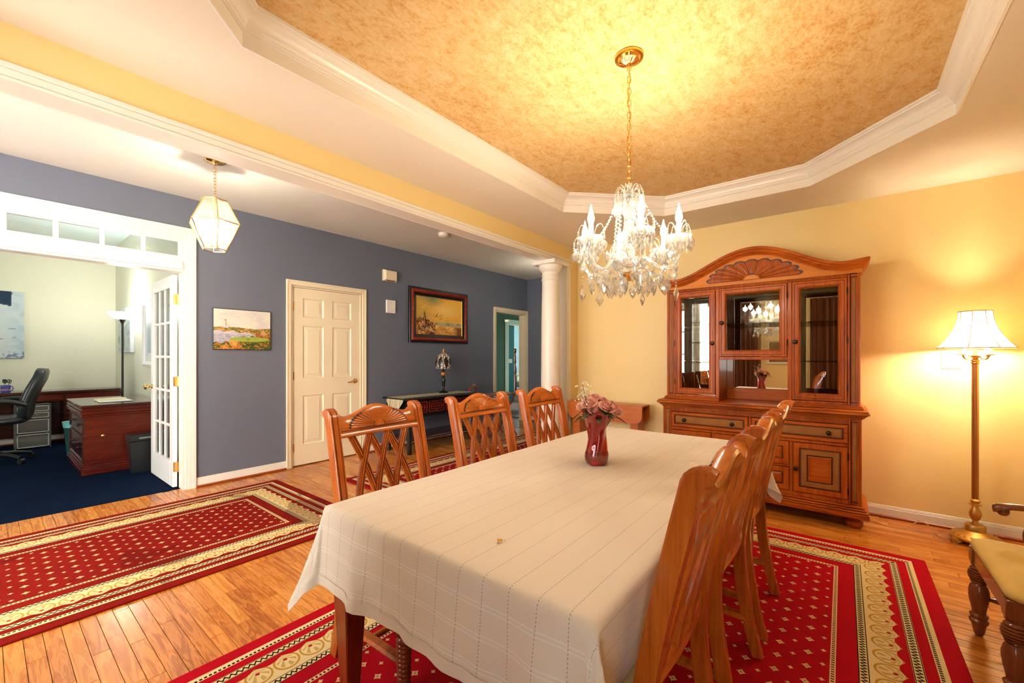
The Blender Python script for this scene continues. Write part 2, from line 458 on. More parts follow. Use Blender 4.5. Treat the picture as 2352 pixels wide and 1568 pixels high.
# woven rattan
t = T('woven_rattan'); x, y, z = t.xyz(t.coord())
a = ((y*900.0).sin()*(z*900.0).sin()); n = t.noise(t.coord(), 14, 3)
t.set(color=t.mix((a*.5+n*.5).clamp(), (.24, .075, .010), (.62, .29, .055)), rough=.5); t.bump(a, .5, .0015); MT['rattan'] = t.m
# painted pictures take their colour from the mesh
t = T('painted_canvas'); t.set(color=t.attr('col'), rough=.55, spec=.3); t.bump(t.noise(t.coord(), 500, 2), .1, .001); MT['canvas'] = t.m
t = T('lamp_shade_fabric'); nt = t.nt
tl = nt.nodes.new('ShaderNodeBsdfTranslucent'); tl.inputs[0].default_value = (1, .88, .66, 1); df = nt.nodes.new('ShaderNodeBsdfDiffuse'); df.inputs[0].default_value = (.9, .78, .6, 1)
mx = nt.nodes.new('ShaderNodeMixShader'); mx.inputs[0].default_value = .45
nt.links.new(tl.outputs[0], mx.inputs[1]); nt.links.new(df.outputs[0], mx.inputs[2]); nt.links.new(mx.outputs[0], t.out.inputs[0]); MT['shade'] = t.m

# ------------------------------------------------------------------ room shell
XW, XE, YS, YN = -.59, 4.36, -1.02, 2.46      # dining room inside faces
ZS, ZT = 2.502, 2.647                         # soffit, tray ceiling
YB, ZB = 2.575, 2.284                         # far face of the opening's header, its underside
HN, HX0, HX1, HZ = 4.84, -1.7, 6.60, 2.74     # hall: blue wall, west end, east end, ceiling
OX, OY, OZ = 1.33, 9.2, 3.02                  # office: right wall, back wall, ceiling
def slab(name, mat, *boxes, label=None):
    m = MB()
    for b in boxes: m.box(*b)
    o = m.build(name, mat, None, 0); return tag(o, label, None, None, 'structure')

# floor with individual strips
floor = slab('floor', MT['subfloor'], (-1.8, 14, -1.2, 4.918, -.06, -.004), (4.4, 14, 4.918, 10, -.06, -.004), label='honey oak strip floor of dining room and hall')
RUGS = [(.15, 3.55, -.39, 2.02), (-.62, 1.83, 2.84, 4.48), (2.25, 5.75, 2.86, 3.96)]
def covered(x0, x1, y0, y1):
    return any(x0 > a+.02 and x1 < b-.02 and y0 > c+.02 and y1 < d-.02 for a, b, c, d in RUGS)
def seen(px, py):
    if px > XE+.05 and py < 2.5: return 0
    for a, b, c, d in RUGS:
        if a < px < b and c < py < d: return 0
    t_ = (CAMZ-.60)/CAMZ; qx, qy = px*t_, py*t_
    if .74 < qx < 2.75 and .35 < qy < 1.37: return 0
    if px > 3.86 and -.1 < py < 1.3: return 0
    return 1
W_ = .0572; planks = []; rs = random.Random(3)
x = -1.72
while x < 7.2:
    y = -1.15-rs.random()*.6
    ymax = 4.915 if x < 4.9 else 8.6
    while y < ymax:
        L = rs.choice((.32, .45, .6, .75, .9, 1.1, 1.3))*(.85+.3*rs.random())
        y1 = min(y+L, ymax)
        if x+W_ > HX1 and y < 4.85: y = y1; continue
        yy0 = max(y, -1.1)
        if y1-yy0 > .02 and not covered(x, x+W_, yy0, y1) and not (x > XE and y1 < 2.44) and not (x+W_ < XW-.1 and y1 < 2.44):
            a = 0
            for k in range(6):
                py = yy0+(y1-yy0)*(k+.5)/6; p = project((x+W_/2, py, 0))
                if p and -40 < p[0] < 2392 and 0 < p[1] < 1600: a += seen(x+W_/2, py)/p[2]**3*(y1-yy0)
            planks.append((a, x, yy0, y1))
        y = y1
    x += W_
planks.sort(key=lambda q: -q[0])
def strip(m, x, y0, y1):
    g = .0009; c = .0008; z1 = 0.0; n = len(m.v)
    a, b, c0, d = x+g, x+W_-g, y0+g, y1-g
    m.add([(a, c0, -.005), (b, c0, -.005), (b, d, -.005), (a, d, -.005), (a, c0, -c), (b, c0, -c), (b, d, -c), (a, d, -c),
           (a+c, c0+c, z1), (b-c, c0+c, z1), (b-c, d-c, z1), (a+c, d-c, z1)],
          [(0, 1, 5, 4), (1, 2, 6, 5), (2, 3, 7, 6), (3, 0, 4, 7), (4, 5, 9, 8), (5, 6, 10, 9), (6, 7, 11, 10), (7, 4, 8, 11), (8, 9, 10, 11)])
    col = (rs.random()**1.3, rs.random(), 0); m.col = (m.col or [])+[col]*12
for a, x, y0, y1 in planks[:300]:
    m = MB(); strip(m, x, y0, y1); m.build('floor_plank', MT['oak'], floor, 0)
m = MB()
for a, x, y0, y1 in planks[300:]: strip(m, x, y0, y1)
tag(m.build('floor_planks', MT['oak'], floor, 0), kind='stuff')

slab('floor_carpet', MT['carpet'], (-3.2, OX+.12, 4.918, OY+.1, -.06, .004), label='navy blue carpet of the office')

# walls
slab('wall_east', MT['yellow'], (XE, XE+.12, YS-.12, YN, 0, ZS+.3), label='yellow wall behind the china cabinet')
slab('wall_divider', MT['yellow'], (XW-.12, 4.155, YN, YB, ZB+.012, HZ+.02), (4.155, XE+.12, YN, YB, 0, HZ+.02), label='yellow header and pier of the opening to the hall')
slab('wall_hall_east', MT['blue'], (HX1, HX1+.12, YB, HN, 0, HZ), label='slate blue end wall of the hall')
slab('wall_hall_south', MT['blue'], (XE+.12, HX1+.12, YN, YB, 0, HZ), label='hall wall beyond the dining room')
# blue wall with office opening, closet door, far doorway
OL, ORI, OT = -.48, 1.178, 2.36
D1 = (2.145, 3.010, 2.045); D3 = (5.655, 6.535, 2.06)
slab('wall_north', MT['blue'], (HX0-.1, OL, HN, HN+.12, 0, HZ), (OL, ORI, HN, HN+.12, OT, HZ), (ORI, D1[0], HN, HN+.12, 0, HZ),
     (D1[0], D1[1], HN, HN+.12, D1[2], HZ), (D1[1], D3[0], HN, HN+.12, 0, HZ), (D3[0], D3[1], HN, HN+.12, D3[2], HZ), (D3[1], HX1+.12, HN, HN+.12, 0, HZ),
     label='long slate blue hall wall')
# window walls behind the camera
def window_wall(name, mat, axis, pos, thick, a0, a1, z1, wins, label):
    m = MB(); wins = sorted(wins)
    def b(p0, p1, q0, q1):
        if axis == 'x': m.box(pos, pos+thick, p0, p1, q0, q1)
        else: m.box(p0, p1, pos, pos+thick, q0, q1)
    cur = a0
    for (u0, u1, s0, s1) in wins:
        b(cur, u0, 0, z1); b(u0, u1, 0, s0); b(u0, u1, s1, z1); cur = u1
    b(cur, a1, 0, z1)
    return tag(m.build(name, mat, None, 0), label, None, None, 'structure')
window_wall('wall_west', MT['yellow'], 'x', XW, -.12, YS-.12, YN, ZS+.3, [(-.75, .25, .35, 2.15), (1.40, 2.35, .35, 2.3)], 'yellow window wall of the dining room')
slab('wall_south', MT['yellow'], (XW-.12, XE+.12, YS-.12, YS, 0, ZS+.3), label='yellow dining room wall behind the armchair')
window_wall('wall_hall_west', MT['white'], 'x', HX0, -.12, YN, HN+.12, HZ, [(2.75, 3.05, .3, 2.3), (3.35, 4.1, .9, 2.3)], 'front entrance wall of the hall')
wn = [0]
def window(axis, pos, u0, u1, s0, s1, nx, nz, label, inw):
    wn[0] += 1; nm = 'window_%d' % wn[0]
    o = thing(nm, label, None, kind='structure')
    def bx(m, p0, p1, d0, d1, q0, q1):
        if axis == 'x': m.box(pos+d0*inw, pos+d1*inw, p0, p1, q0, q1, .004)
        else: m.box(p0, p1, pos+d0*inw, pos+d1*inw, q0, q1, .004)
    m = MB(); c = .075
    bx(m, u0-c, u0, 0, .018, s0-c, s1+c); bx(m, u1, u1+c, 0, .018, s0-c, s1+c); bx(m, u0, u1, 0, .018, s1, s1+c); bx(m, u0-.1, u1+.1, 0, .05, s0-.03, s0)
    bx(m, u0, u0+.03, -.1, 0, s0, s1); bx(m, u1-.03, u1, -.1, 0, s0, s1); bx(m, u0+.03, u1-.03, -.1, 0, s1-.03, s1); bx(m, u0+.03, u1-.03, -.1, 0, s0, s0+.03)
    m.build('window_frame', MT['white'], o, 30)
    m = MB()
    for i in range(1, nx): x_ = u0+(u1-u0)*i/nx; bx(m, x_-.011, x_+.011, -.07, -.045, s0+.03, s1-.03)
    for j in range(1, nz): z_ = s0+(s1-s0)*j/nz; bx(m, u0+.03, u1-.03, -.069, -.046, z_-.011, z_+.011)
    m.build('muntin', MT['white'], o, 30)
    for i in range(nx):
        for j in range(nz):
            m = MB(); bx(m, u0+.02+(u1-u0-.04)*i/nx, u0+.02+(u1-u0-.04)*(i+1)/nx, -.060, -.056, s0+.02+(s1-s0-.04)*j/nz, s0+.02+(s1-s0-.04)*(j+1)/nz)
            m.build('window_pane', MT['clear'], o, 0)
window('x', XW, -.75, .25, .35, 2.15, 3, 5, 'white dining room window straight behind the camera', 1)
window('x', XW, 1.40, 2.35, .35, 2.30, 3, 5, 'white dining room window nearer the hall opening', 1)
window('x', HX0, 2.75, 3.05, .3, 2.3, 1, 4, 'narrow unseen sidelight of the front entrance, added for daylight', 1)  # both entrance windows are unseen, put in to let daylight into the hall
window('x', HX0, 3.35, 4.1, .9, 2.3, 3, 4, 'unseen glazed upper half of the front entrance, added for daylight', 1)
portal(XW-.13, -.25, 1.25, 1.8, 1.0, (0, R(-90), 0)); portal(XW-.13, 1.875, 1.325, 1.95, .95, (0, R(-90), 0))
portal(HX0-.13, 3.475, 1.35, 2.1, 1.5, (0, R(-90), 0))

# ceilings
OCT = [(3.77, .193), (3.77, 1.25), (3.12, 1.90), (.65, 1.90), (0.0, 1.25), (0.0, .193), (.65, -.457), (3.12, -.457)]
m = MB()
rect = [(XE+.12, .193), (XE+.12, 1.25), (3.12, YN+.02), (.65, YN+.02), (XW-.12, 1.25), (XW-.12, .193), (.65, YS-.12), (3.12, YS-.12)]
cor = [(XE+.12, YN+.02), (XW-.12, YN+.02), (XW-.12, YS-.12), (XE+.12, YS-.12)]
vv = [(a, b, ZS) for a, b in OCT]+[(a, b, ZS) for a, b in rect]+[(a, b, ZS) for a, b in cor]
ff = [(0, 8, 9, 1), (2, 10, 11, 3), (4, 12, 13, 5), (6, 14, 15, 7), (1, 9, 16, 10, 2), (3, 11, 17, 12, 4), (5, 13, 18, 14, 6), (7, 15, 19, 8, 0)]
m.add(vv, ff)
tag(m.build('ceiling', MT['ceil'], None, 0), 'cream soffit around the tray ceiling', None, None, 'structure')
m = MB(); m.add([(a, b, ZT) for a, b in OCT], [tuple(range(8))]); m.add([(a, b, ZT+.05) for a, b in OCT], [tuple(range(8))])
tag(m.build('ceiling_tray', MT['wallpaper'], None, 0), 'gold mottled wallpaper panel of the octagonal tray ceiling', None, None, 'structure')
slab('ceiling_hall', MT['ceil_hall'], (HX0-.12, HX1+.12, YB-.02, HN+.02, HZ, HZ+.06), label='cream ceiling of the hall')
slab('ceiling_roof', MT['ceil'], (XW-.2, XE+.2, YS-.2, YB, HZ+.06, HZ+.1), label='roof deck above the dining room')
# crown round the tray: profile (inward offset, z) swept round the octagon
prof = [(-.01, ZS-.0015), (.0, ZS-.0015), (.0, ZS+.058), (.008, ZS+.060), (.008, ZS+.066), (.013, ZS+.068), (.015, ZS+.077), (.022, ZS+.083), (.024, ZS+.090), (.030, ZS+.100), (.040, ZS+.112),
        (.052, ZS+.120), (.062, ZS+.123), (.064, ZS+.131), (.072, ZS+.133), (.074, ZT), (-.01, ZT)]
def oct_off(d):
    out = []; n = len(OCT)
    for i in range(n):
        a, b, c = Vector(OCT[i-1]), Vector(OCT[i]), Vector(OCT[(i+1) % n])
        e1 = (b-a).normalized(); e2 = (c-b).normalized(); n1 = Vector((-e1.y, e1.x)); n2 = Vector((-e2.y, e2.x))
        bs = (n1+n2); bs = bs/bs.dot(n1) if bs.length > 0 else n1
        out.append(b+bs*d)
    return out
m = MB(); rr = []
offs = [oct_off(d) for d, z in prof]
for i in range(8): rr.append([(offs[j][i].x, offs[j][i].y, prof[j][1]) for j in range(len(prof))])
m.rings(rr, True, False, True)
tag(m.build('trim_1', MT['white'], None, 25), 'white crown moulding round the tray ceiling', None, None, 'structure')

# header casing: white moulded trim on the opening
m = MB()
def hcase(y0, sgn):
    for (z0, z1, d) in ((ZB-.001, ZB+.012, .016), (ZB+.014, ZB+.044, .013), (ZB+.044, ZB+.066, .019)):
        m.box(XW-.1, 4.17, y0, y0+sgn*d, z0, z1, .003)
    for (x0, x1, d) in ((4.100, 4.112, .016), (4.114, 4.146, .013), (4.146, 4.168, .019)):
        m.box(x0, x1, y0, y0+sgn*d, 0, ZB+.001, .003)
hcase(YN, -1); hcase(YB, 1)
m.box(XW-.1, 4.155, YN-.002, YB+.002, ZB, ZB+.013); m.box(4.10, 4.157, YN-.002, YB+.002, 0, ZB)
tag(m.build('trim_2', MT['white'], None, 30), 'white casing of the wide opening to the hall', None, None, 'structure')

# column
COLX, COLY = 3.865, 2.518
col = thing('column', 'round white column carrying the header of the hall opening', None, (COLX, COLY, 0), kind='structure')
m = MB(); m.lathe([(.104, .14), (.104, .9), (.100, 1.6), (.092, 2.02), (.092, 2.075), (.099, 2.08), (.099, 2.092), (.092, 2.097), (.092, 2.115), (.097, 2.12), (.097, 2.13), (.092, 2.135), (.092, 2.165)], 40)
m.build('shaft', MT['white'], col, 30)
m = MB(); m.lathe([(.094, 2.165), (.108, 2.18), (.122, 2.20), (.127, 2.222), (.127, 2.24)], 40); m.box(-.148, .148, -.148, .148, 2.24, 2.283, .004); m.build('capital', MT['white'], col, 30)
m = MB(); m.box(-.15, .15, -.15, .15, 0, .06, .004); m.lathe([(.145, .06), (.148, .085), (.13, .11), (.122, .125), (.104, .14)], 40); m.build('plinth', MT['white'], col, 30)

# baseboards
def baseboard(name, segs, label):
    o = thing(name, label, None, kind='structure'); m = MB(); s_ = MB()
    for (x0, y0, x1, y1, nx, ny) in segs:
        for (z0, z1, d) in ((0, .072, .012), (.072, .083, .009), (.083, .092, .006)):
            m.box(min(x0, x0+nx*d, x1), max(x0, x0+nx*d, x1), min(y0, y0+ny*d, y1), max(y0, y0+ny*d, y1), z0, z1, .002)
        d0 = .0125; d = .028
        if nx: s_.box(x0+nx*d0, x0+nx*d, min(y0, y1), max(y0, y1), 0, .022, .008)
        else: s_.box(min(x0, x1), max(x0, x1), y0+ny*d0, y0+ny*d, 0, .022, .008)
    m.build('board', MT['white'], o, 30); s_.build('shoe_moulding', MT['shoe'], o, 30)
MT['shoe'] = wood('red_oak_shoe', (.20, .03, .006), (.34, .06, .012), (.42, .10, .02), 'x', 1, .3, .3)
baseboard('baseboard_north', [(1.262, HN, D1[0]-.06, HN, 0, -1), (D1[1]+.06, HN, D3[0]-.07, HN, 0, -1)], 'white baseboard of the slate blue wall')
baseboard('baseboard_east', [(XE, YS, XE, YN, -1, 0)], 'white baseboard of the yellow wall')
baseboard('baseboard_pier', [(4.17, YN, XE, YN, 0, -1)], 'white baseboard of the short yellow pier')
baseboard('baseboard_hall', [(HX1, YB, HX1, HN, -1, 0)], 'white baseboard of the hall end wall')
baseboard('baseboard_south', [(XW, YS, XE, YS, 0, 1)], 'white baseboard of the window wall')

def casing(m, x0, x1, top, y, sgn, w_=.062):
    for (a, b, d) in ((.004, .012, .010), (.012, w_-.018, .014), (w_-.018, w_, .020)):
        m.box(x0-b, x0-a, y, y+sgn*d, 0, top+b, .002); m.box(x1+a, x1+b, y, y+sgn*d, 0, top+b, .002); m.box(x0-a, x1+a, y, y+sgn*d, top+a, top+b, .002)
def lever(parent, loc, mat):
    m = MB(); m.lathe([(.030, 0), (.030, .006), (.022, .012), (.012, .014), (.011, .040), (.0, .042)], 20, M=Matrix.Rotation(R(90), 4, 'X'))
    m.tube(spline([(0, -.036, 0), (-.03, -.042, .004), (-.07, -.042, -.004), (-.105, -.038, -.012), (-.115, -.034, -.004)], 5), [.010]+[.0085]*18+[.006, .004], 8)
    o = m.build('door_handle', mat, parent, 40); o.location = loc; return o
def hinge(parent, x, y, z, mat, axis='x'):
    m = MB(); m.tube([(x, y, z-.045), (x, y, z+.045)], .0055, 8)
    if axis == 'x': m.box(x, x+.02, y, y+.003, z-.044, z+.044)
    else: m.box(x-.002, x+.001, y, y+.03, z-.044, z+.044)
    m.build('hinge', mat, parent, 40)
# door_1: six-panel door
d1 = thing('door_1', 'cream six panel door with brass lever on the slate blue wall', None, kind='structure')
m = MB(); casing(m, D1[0], D1[1], D1[2], HN, -1); m.box(D1[0], D1[0]+.012, HN, HN+.12, 0, D1[2]); m.box(D1[1]-.012, D1[1], HN, HN+.12, 0, D1[2]); m.box(D1[0]+.012, D1[1]-.012, HN, HN+.12, D1[2]-.012, D1[2])
MT['door'] = paint('cream_door_paint', (.86, .73, .50), .35, .5, .02, .03)
m.build('door_casing', MT['door'], d1, 30)
a0, a1, z0, z1, yf = D1[0]+.015, D1[1]-.015, .012, D1[2]-.015, HN+.018
cols_ = [(.118, .118+.245), (a1-a0-.118-.245, a1-a0-.118)]; rows_ = [(.235, .835), (1.03, 1.60), (1.72, 1.93)]
rows_ = [(.24, .80), (1.0, 1.60), (1.70, 1.915)]
m = MB()
xs_ = [a0, a0+cols_[0][0], a0+cols_[0][1], a0+cols_[1][0], a0+cols_[1][1], a1]; zs_ = [z0]+[q for r_ in rows_ for q in r_]+[z1]
for i in (0, 2, 4): m.box(xs_[i], xs_[i+1], yf, yf+.035, z0, z1)
for j in (0, 2, 4, 6):
    for i in (1, 3): m.box(xs_[i], xs_[i+1], yf, yf+.035, zs_[j], zs_[j+1])
m.build('door_slab', MT['door'], d1, 0)
for i in (1, 3):
    for j in (1, 3, 5):
        xa, xb, za, zb = xs_[i], xs_[i+1], zs_[j], zs_[j+1]; m = MB()
        def ring(d, y): return [(xa+d, y, za+d), (xb-d, y, za+d), (xb-d, y, zb-d), (xa+d, y, zb-d)]
        m.rings([ring(0, yf), ring(.010, yf+.011), ring(.018, yf+.011), ring(.052, yf+.002)], True, False)
        m.add(ring(.052, yf+.002), [(0, 1, 2, 3)]); m.build('door_panel', MT['door'], d1, 20)
lever(d1, (a1-.065, yf, .94), MT['brass'])
for z_ in (.22, 1.03, 1.82): hinge(d1, a0-.004, yf-.006, z_, MT['brass'])

slab('wall_light_stop', MT['ceil'], (D1[0]-.1, D1[1]+.1, HN+.7, HN+.75, 0, 2.3), (D1[0]-.1, D1[0]-.05, HN+.12, HN+.7, 0, 2.3), (D1[1]+.05, D1[1]+.1, HN+.12, HN+.7, 0, 2.3), (D1[0]-.1, D1[1]+.1, HN+.12, HN+.75, 2.3, 2.35), (D1[0]-.1, D1[1]+.1, HN+.08, HN+.75, -.06, -.002), label='unseen box behind the six panel door, keeping sky light out')  # box added to stop sky light showing under the door
# door_2: open french door and transom of the office
MT['whitecool'] = paint('white_door_paint', (.84, .83, .80), .32, .5, .02, .03)
o2 = thing('door_2', 'white office doorway casing with transom header', None, kind='structure')
m = MB(); HB = 2.038
for (a, b, d) in ((.0, .02, .012), (.02, .055, .017), (.055, .082, .024)):
    m.box(ORI+a, ORI+b, HN, HN-d, 0, 2.37+b, .002); m.box(OL-b, OL-a, HN, HN-d, 0, 2.37+b, .002); m.box(OL-a, ORI+a, HN, HN-d, 2.37+a, 2.37+b, .002)
m.box(ORI-.018, ORI+.004, HN-.004, HN+.125, 0, 2.37); m.box(OL, OL+.018, HN-.004, HN+.125, 0, 2.37); m.box(OL, ORI+.004, HN-.005, HN+.125, 2.346, 2.376)
for (z0_, z1_, d) in ((HB, HB+.02, .004), (HB+.02, HB+.075, .020), (HB+.075, HB+.10, .012)): m.box(OL+.018, ORI-.018, HN-d, HN+.12, z0_, z1_, .002)
m.build('door_casing', MT['white'], o2, 30)
tr = thing('window_5', 'white transom window with a row of small panes over the office doorway', None, kind='structure')
P0, PW, PS = .112, .2285, .2625; m = MB(); zt0, zt1 = 2.186, 2.314; ya, yb = HN+.008, HN+.04
m.box(OL+.018, ORI-.018, ya, yb, HB+.10, zt0, .003); m.box(OL+.018, ORI-.018, ya, yb, zt1, 2.352, .003)
xcur = OL+.018; ks = range(-2, 4)
for k in ks:
    x0_ = P0+PS*k; m.box(xcur, x0_, ya, yb, zt0, zt1, .003); xcur = x0_+PW
m.box(xcur, ORI-.018, ya, yb, zt0, zt1, .003); m.build('window_frame', MT['white'], tr, 30)
for k in ks:
    x0_ = P0+PS*k; m = MB(); m.box(x0_-.006, x0_+PW+.006, HN+.02, HN+.025, zt0-.006, zt1+.006); m.build('window_pane', MT['tinted'], tr, 0)
# leaf, hinged at right jamb, standing open into the office
lf = thing('door_3', 'open white french door with narrow panes and brass hinges', None, (1.150, 4.972, .012), kind='structure')
LW, LH, LT = .822, 2.012, .035
m = MB(); st, tp, bt = .105, .115, .24
m.box(-LT, 0, 0, st, 0, LH, .002); m.box(-LT, 0, LW-st, LW, 0, LH, .002); m.box(-LT, 0, st, LW-st, LH-tp, LH, .002); m.box(-LT, 0, st, LW-st, 0, bt, .002)
m.build('door_frame', MT['whitecool'], lf, 30)
nx, nz = 3, 5; gw, gh = (LW-2*st), (LH-tp-bt)
for i in range(1, nx): m = MB(); y_ = st+gw*i/nx; m.box(-LT+.004, -.004, y_-.012, y_+.012, bt, LH-tp, .004); m.build('muntin', MT['whitecool'], lf, 30)
for j in range(1, nz): m = MB(); z_ = bt+gh*j/nz; m.box(-LT+.005, -.005, st, LW-st, z_-.012, z_+.012, .004); m.build('muntin', MT['whitecool'], lf, 30)
for i in range(nx):
    for j in range(nz):
        m = MB(); m.box(-.020, -.016, st+gw*i/nx+.006, st+gw*(i+1)/nx-.006, bt+gh*j/nz+.006, bt+gh*(j+1)/nz-.006); m.build('window_pane', MT['clear'], lf, 0)
for z_ in (.19, 1.0, 1.78):
    m = MB(); m.tube([(.008, -.006, z_-.048), (.008, -.006, z_+.048)], .006, 8); m.box(-LT+.004, .004, -.0025, .001, z_-.045, z_+.045); m.build('hinge', MT['brass'], lf, 40)
m = MB(); m.lathe([(.026, 0), (.026, .005), (.011, .01), (.011, .03), (.024, .038), (.029, .052), (.024, .066), (0, .072)], 16, (-LT, LW-.06, .92), Matrix.Rotation(R(-90), 4, 'Y')); m.build('door_knob', MT['brass'], lf, 40)

# office shell
slab('wall_office_back', MT['office_wall'], (-3.2, OX+.12, OY, OY+.1, 0, OZ), label='pale green office wall with the map canvas')
slab('wall_office_right', MT['office_wall'], (OX, OX+.1, HN+.12, OY, 0, OZ), (ORI-.002, OX+.1, HN+.12, HN+.13, 0, OZ), (-3.2, OX, HN+.118, HN+.13, 2.44, OZ), (-3.2, OL-.02, HN+.118, HN+.13, 0, 2.44), label='pale green office wall beside the french door')
slab('ceiling_office', MT['office_ceil'], (-3.2, OX+.12, HN+.1, OY+.1, OZ, OZ+.05), label='pale office ceiling seen through the transom')
window_wall('wall_office_left', MT['office_wall'], 'x', -3.1, -.1, HN+.1, OY+.1, OZ, [(5.9, 6.8, .6, 2.1)], 'office window wall')
window('x', -3.1, 5.9, 6.8, .6, 2.1, 3, 4, 'unseen office window added for daylight in the office', 1)  # unseen window, placed and sized to set the office daylight
portal(-3.22, 6.35, 1.35, 1.5, .9, (0, R(-90), 0))
baseboard('baseboard_office', [(-3.1, OY, OX, OY, 0, -1), (OX, HN+.13, OX, OY, -1, 0)], 'white baseboard of the office')

# far doorway and the rooms beyond
d4 = thing('door_4', 'white cased doorway to the green bedroom passage', None, kind='structure')
m = MB(); casing(m, D3[0], D3[1], D3[2], HN, -1, .066); m.box(D3[0]-.002, D3[0]+.018, HN-.002, HN+.14, 0, D3[2]); m.box(D3[1]-.018, D3[1]+.002, HN-.002, HN+.14, 0, D3[2]); m.box(D3[0], D3[1], HN-.002, HN+.14, D3[2]-.018, D3[2]+.002)
m.build('door_casing', MT['door'], d4, 30)
slab('wall_passage', MT['green'], (5.0, 7.56, 6.2, 6.3, 0, 2.6), (5.0, 5.1, 4.96, 6.2, 0, 2.6), (7.56, 9.0, 6.2, 6.3, 2.12, 2.6), label='dark green wall of the bedroom passage')
slab('wall_bedroom_side', MT['teal'], (8.75, 9.33, 7.3, 7.4, 0, 2.6), label='teal wall return with a light switch')
slab('wall_bedroom_back', MT['sky_blue'], (8.6, 14, 9.8, 9.9, 0, 2.6), label='pale blue bedroom wall behind the bed')
slab('wall_bedroom_east', MT['sky_blue'], (13.9, 14, 4.96, 9.8, 0, .7), (13.9, 14, 4.96, 9.8, 2.2, 2.6), (13.9, 14, 4.96, 6.8, .7, 2.2), (13.9, 14, 7.9, 9.8, .7, 2.2), label='unseen bedroom wall with an opening added for daylight')  # unseen opening, put in and narrowed to set the bedroom daylight
slab('ceiling_bedroom', MT['ceil_hall'], (5.0, 14, 4.95, 9.9, 2.6, 2.66), label='bedroom ceiling')
slab('wall_bedroom_south', MT['sky_blue'], (6.7, 14, 4.90, 4.98, 0, 2.6), (5.0, 5.1, 6.2, 9.9, 0, 2.6), label='bedroom wall backing onto the hall')
portal(14.02, 7.35, 1.45, 1.5, 1.1, (0, R(90), 0))
m = MB()
m.box(7.56, 7.70, 6.18, 6.31, 0, 2.06, .004); m.box(7.70, 8.9, 6.18, 6.31, 2.0, 2.12, .004)
tag(m.build('trim_3', MT['door'], None, 30), 'cream casing of the bedroom door', None, None, 'structure')

# ------------------------------------------------------------------ rugs
def rug(name, mat, x0, x1, y0, y1, label, h=.011):
    cx, cy_ = (x0+x1)/2, (y0+y1)/2
    m = MB(); hx, hy = (x1-x0)/2, (y1-y0)/2
    m.box(-hx, hx, -hy, hy, 0, h, .004); o = m.build(name, mat, None, 30); o.location = (cx, cy_, .0005)
    return tag(o, label, 'rug')
rug('area_rug', MT['rug'], .15, 3.55, -.39, 2.02, 'large red rug with gold palmette border under the dining table')
rug('area_rug', MT['rug2'], -.76, 1.84, 2.84, 4.48, 'red rug with gold motifs in front of the office doorway')
rug('area_rug', MT['rug3'], 2.25, 5.75, 2.86, 3.96, 'red runner rug behind the chairs near the console table')
RZ = .0115

# ------------------------------------------------------------------ table and cloth
TX0, TX1, TY0, TY1, TZ = .735, 2.80, .385, 1.375, .743
tb = thing('dining_table', 'long wooden dining table with tapered legs under the cream cloth', 'table', ((TX0+TX1)/2, (TY0+TY1)/2, RZ))
m = MB(); m.box(TX0, TX1, TY0, TY1, TZ-.032, TZ-.003, .008); m.build('table_top', MT['chairx'], tb, 30, True)
for (a, b, c, d) in ((TX0+.09, TX1-.09, TY0+.07, TY0+.092), (TX0+.09, TX1-.09, TY1-.092, TY1-.07), (TX0+.07, TX0+.092, TY0+.092, TY1-.092), (TX1-.092, TX1-.07, TY0+.092, TY1-.092)):
    m = MB(); m.box(a, b, c, d, TZ-.13, TZ-.032, .003); m.build('apron', MT['chairx'], tb, 30, True)
MT['leg'] = wood('red_brown_leg_wood', (.10, .012, .003), (.24, .035, .007), (.34, .065, .012), 'z', 1, .3, .4)
for lx in (TX0+.052, TX1-.045):
    for ly in (TY0+.052, TY1-.042):
        m = MB(); rr = []
        for z_, h in ((RZ, .019), (.06, .022), (.45, .041), (.60, .046), (TZ-.034, .046)):
            c = h*.12; rr.append([(lx-h+c, ly-h, z_), (lx+h-c, ly-h, z_), (lx+h, ly-h+c, z_), (lx+h, ly+h-c, z_), (lx+h-c, ly+h, z_), (lx-h+c, ly+h, z_), (lx-h, ly+h-c, z_), (lx-h, ly-h+c, z_)])
        m.rings(rr); m.build('leg', MT['leg'], tb, 30, True)
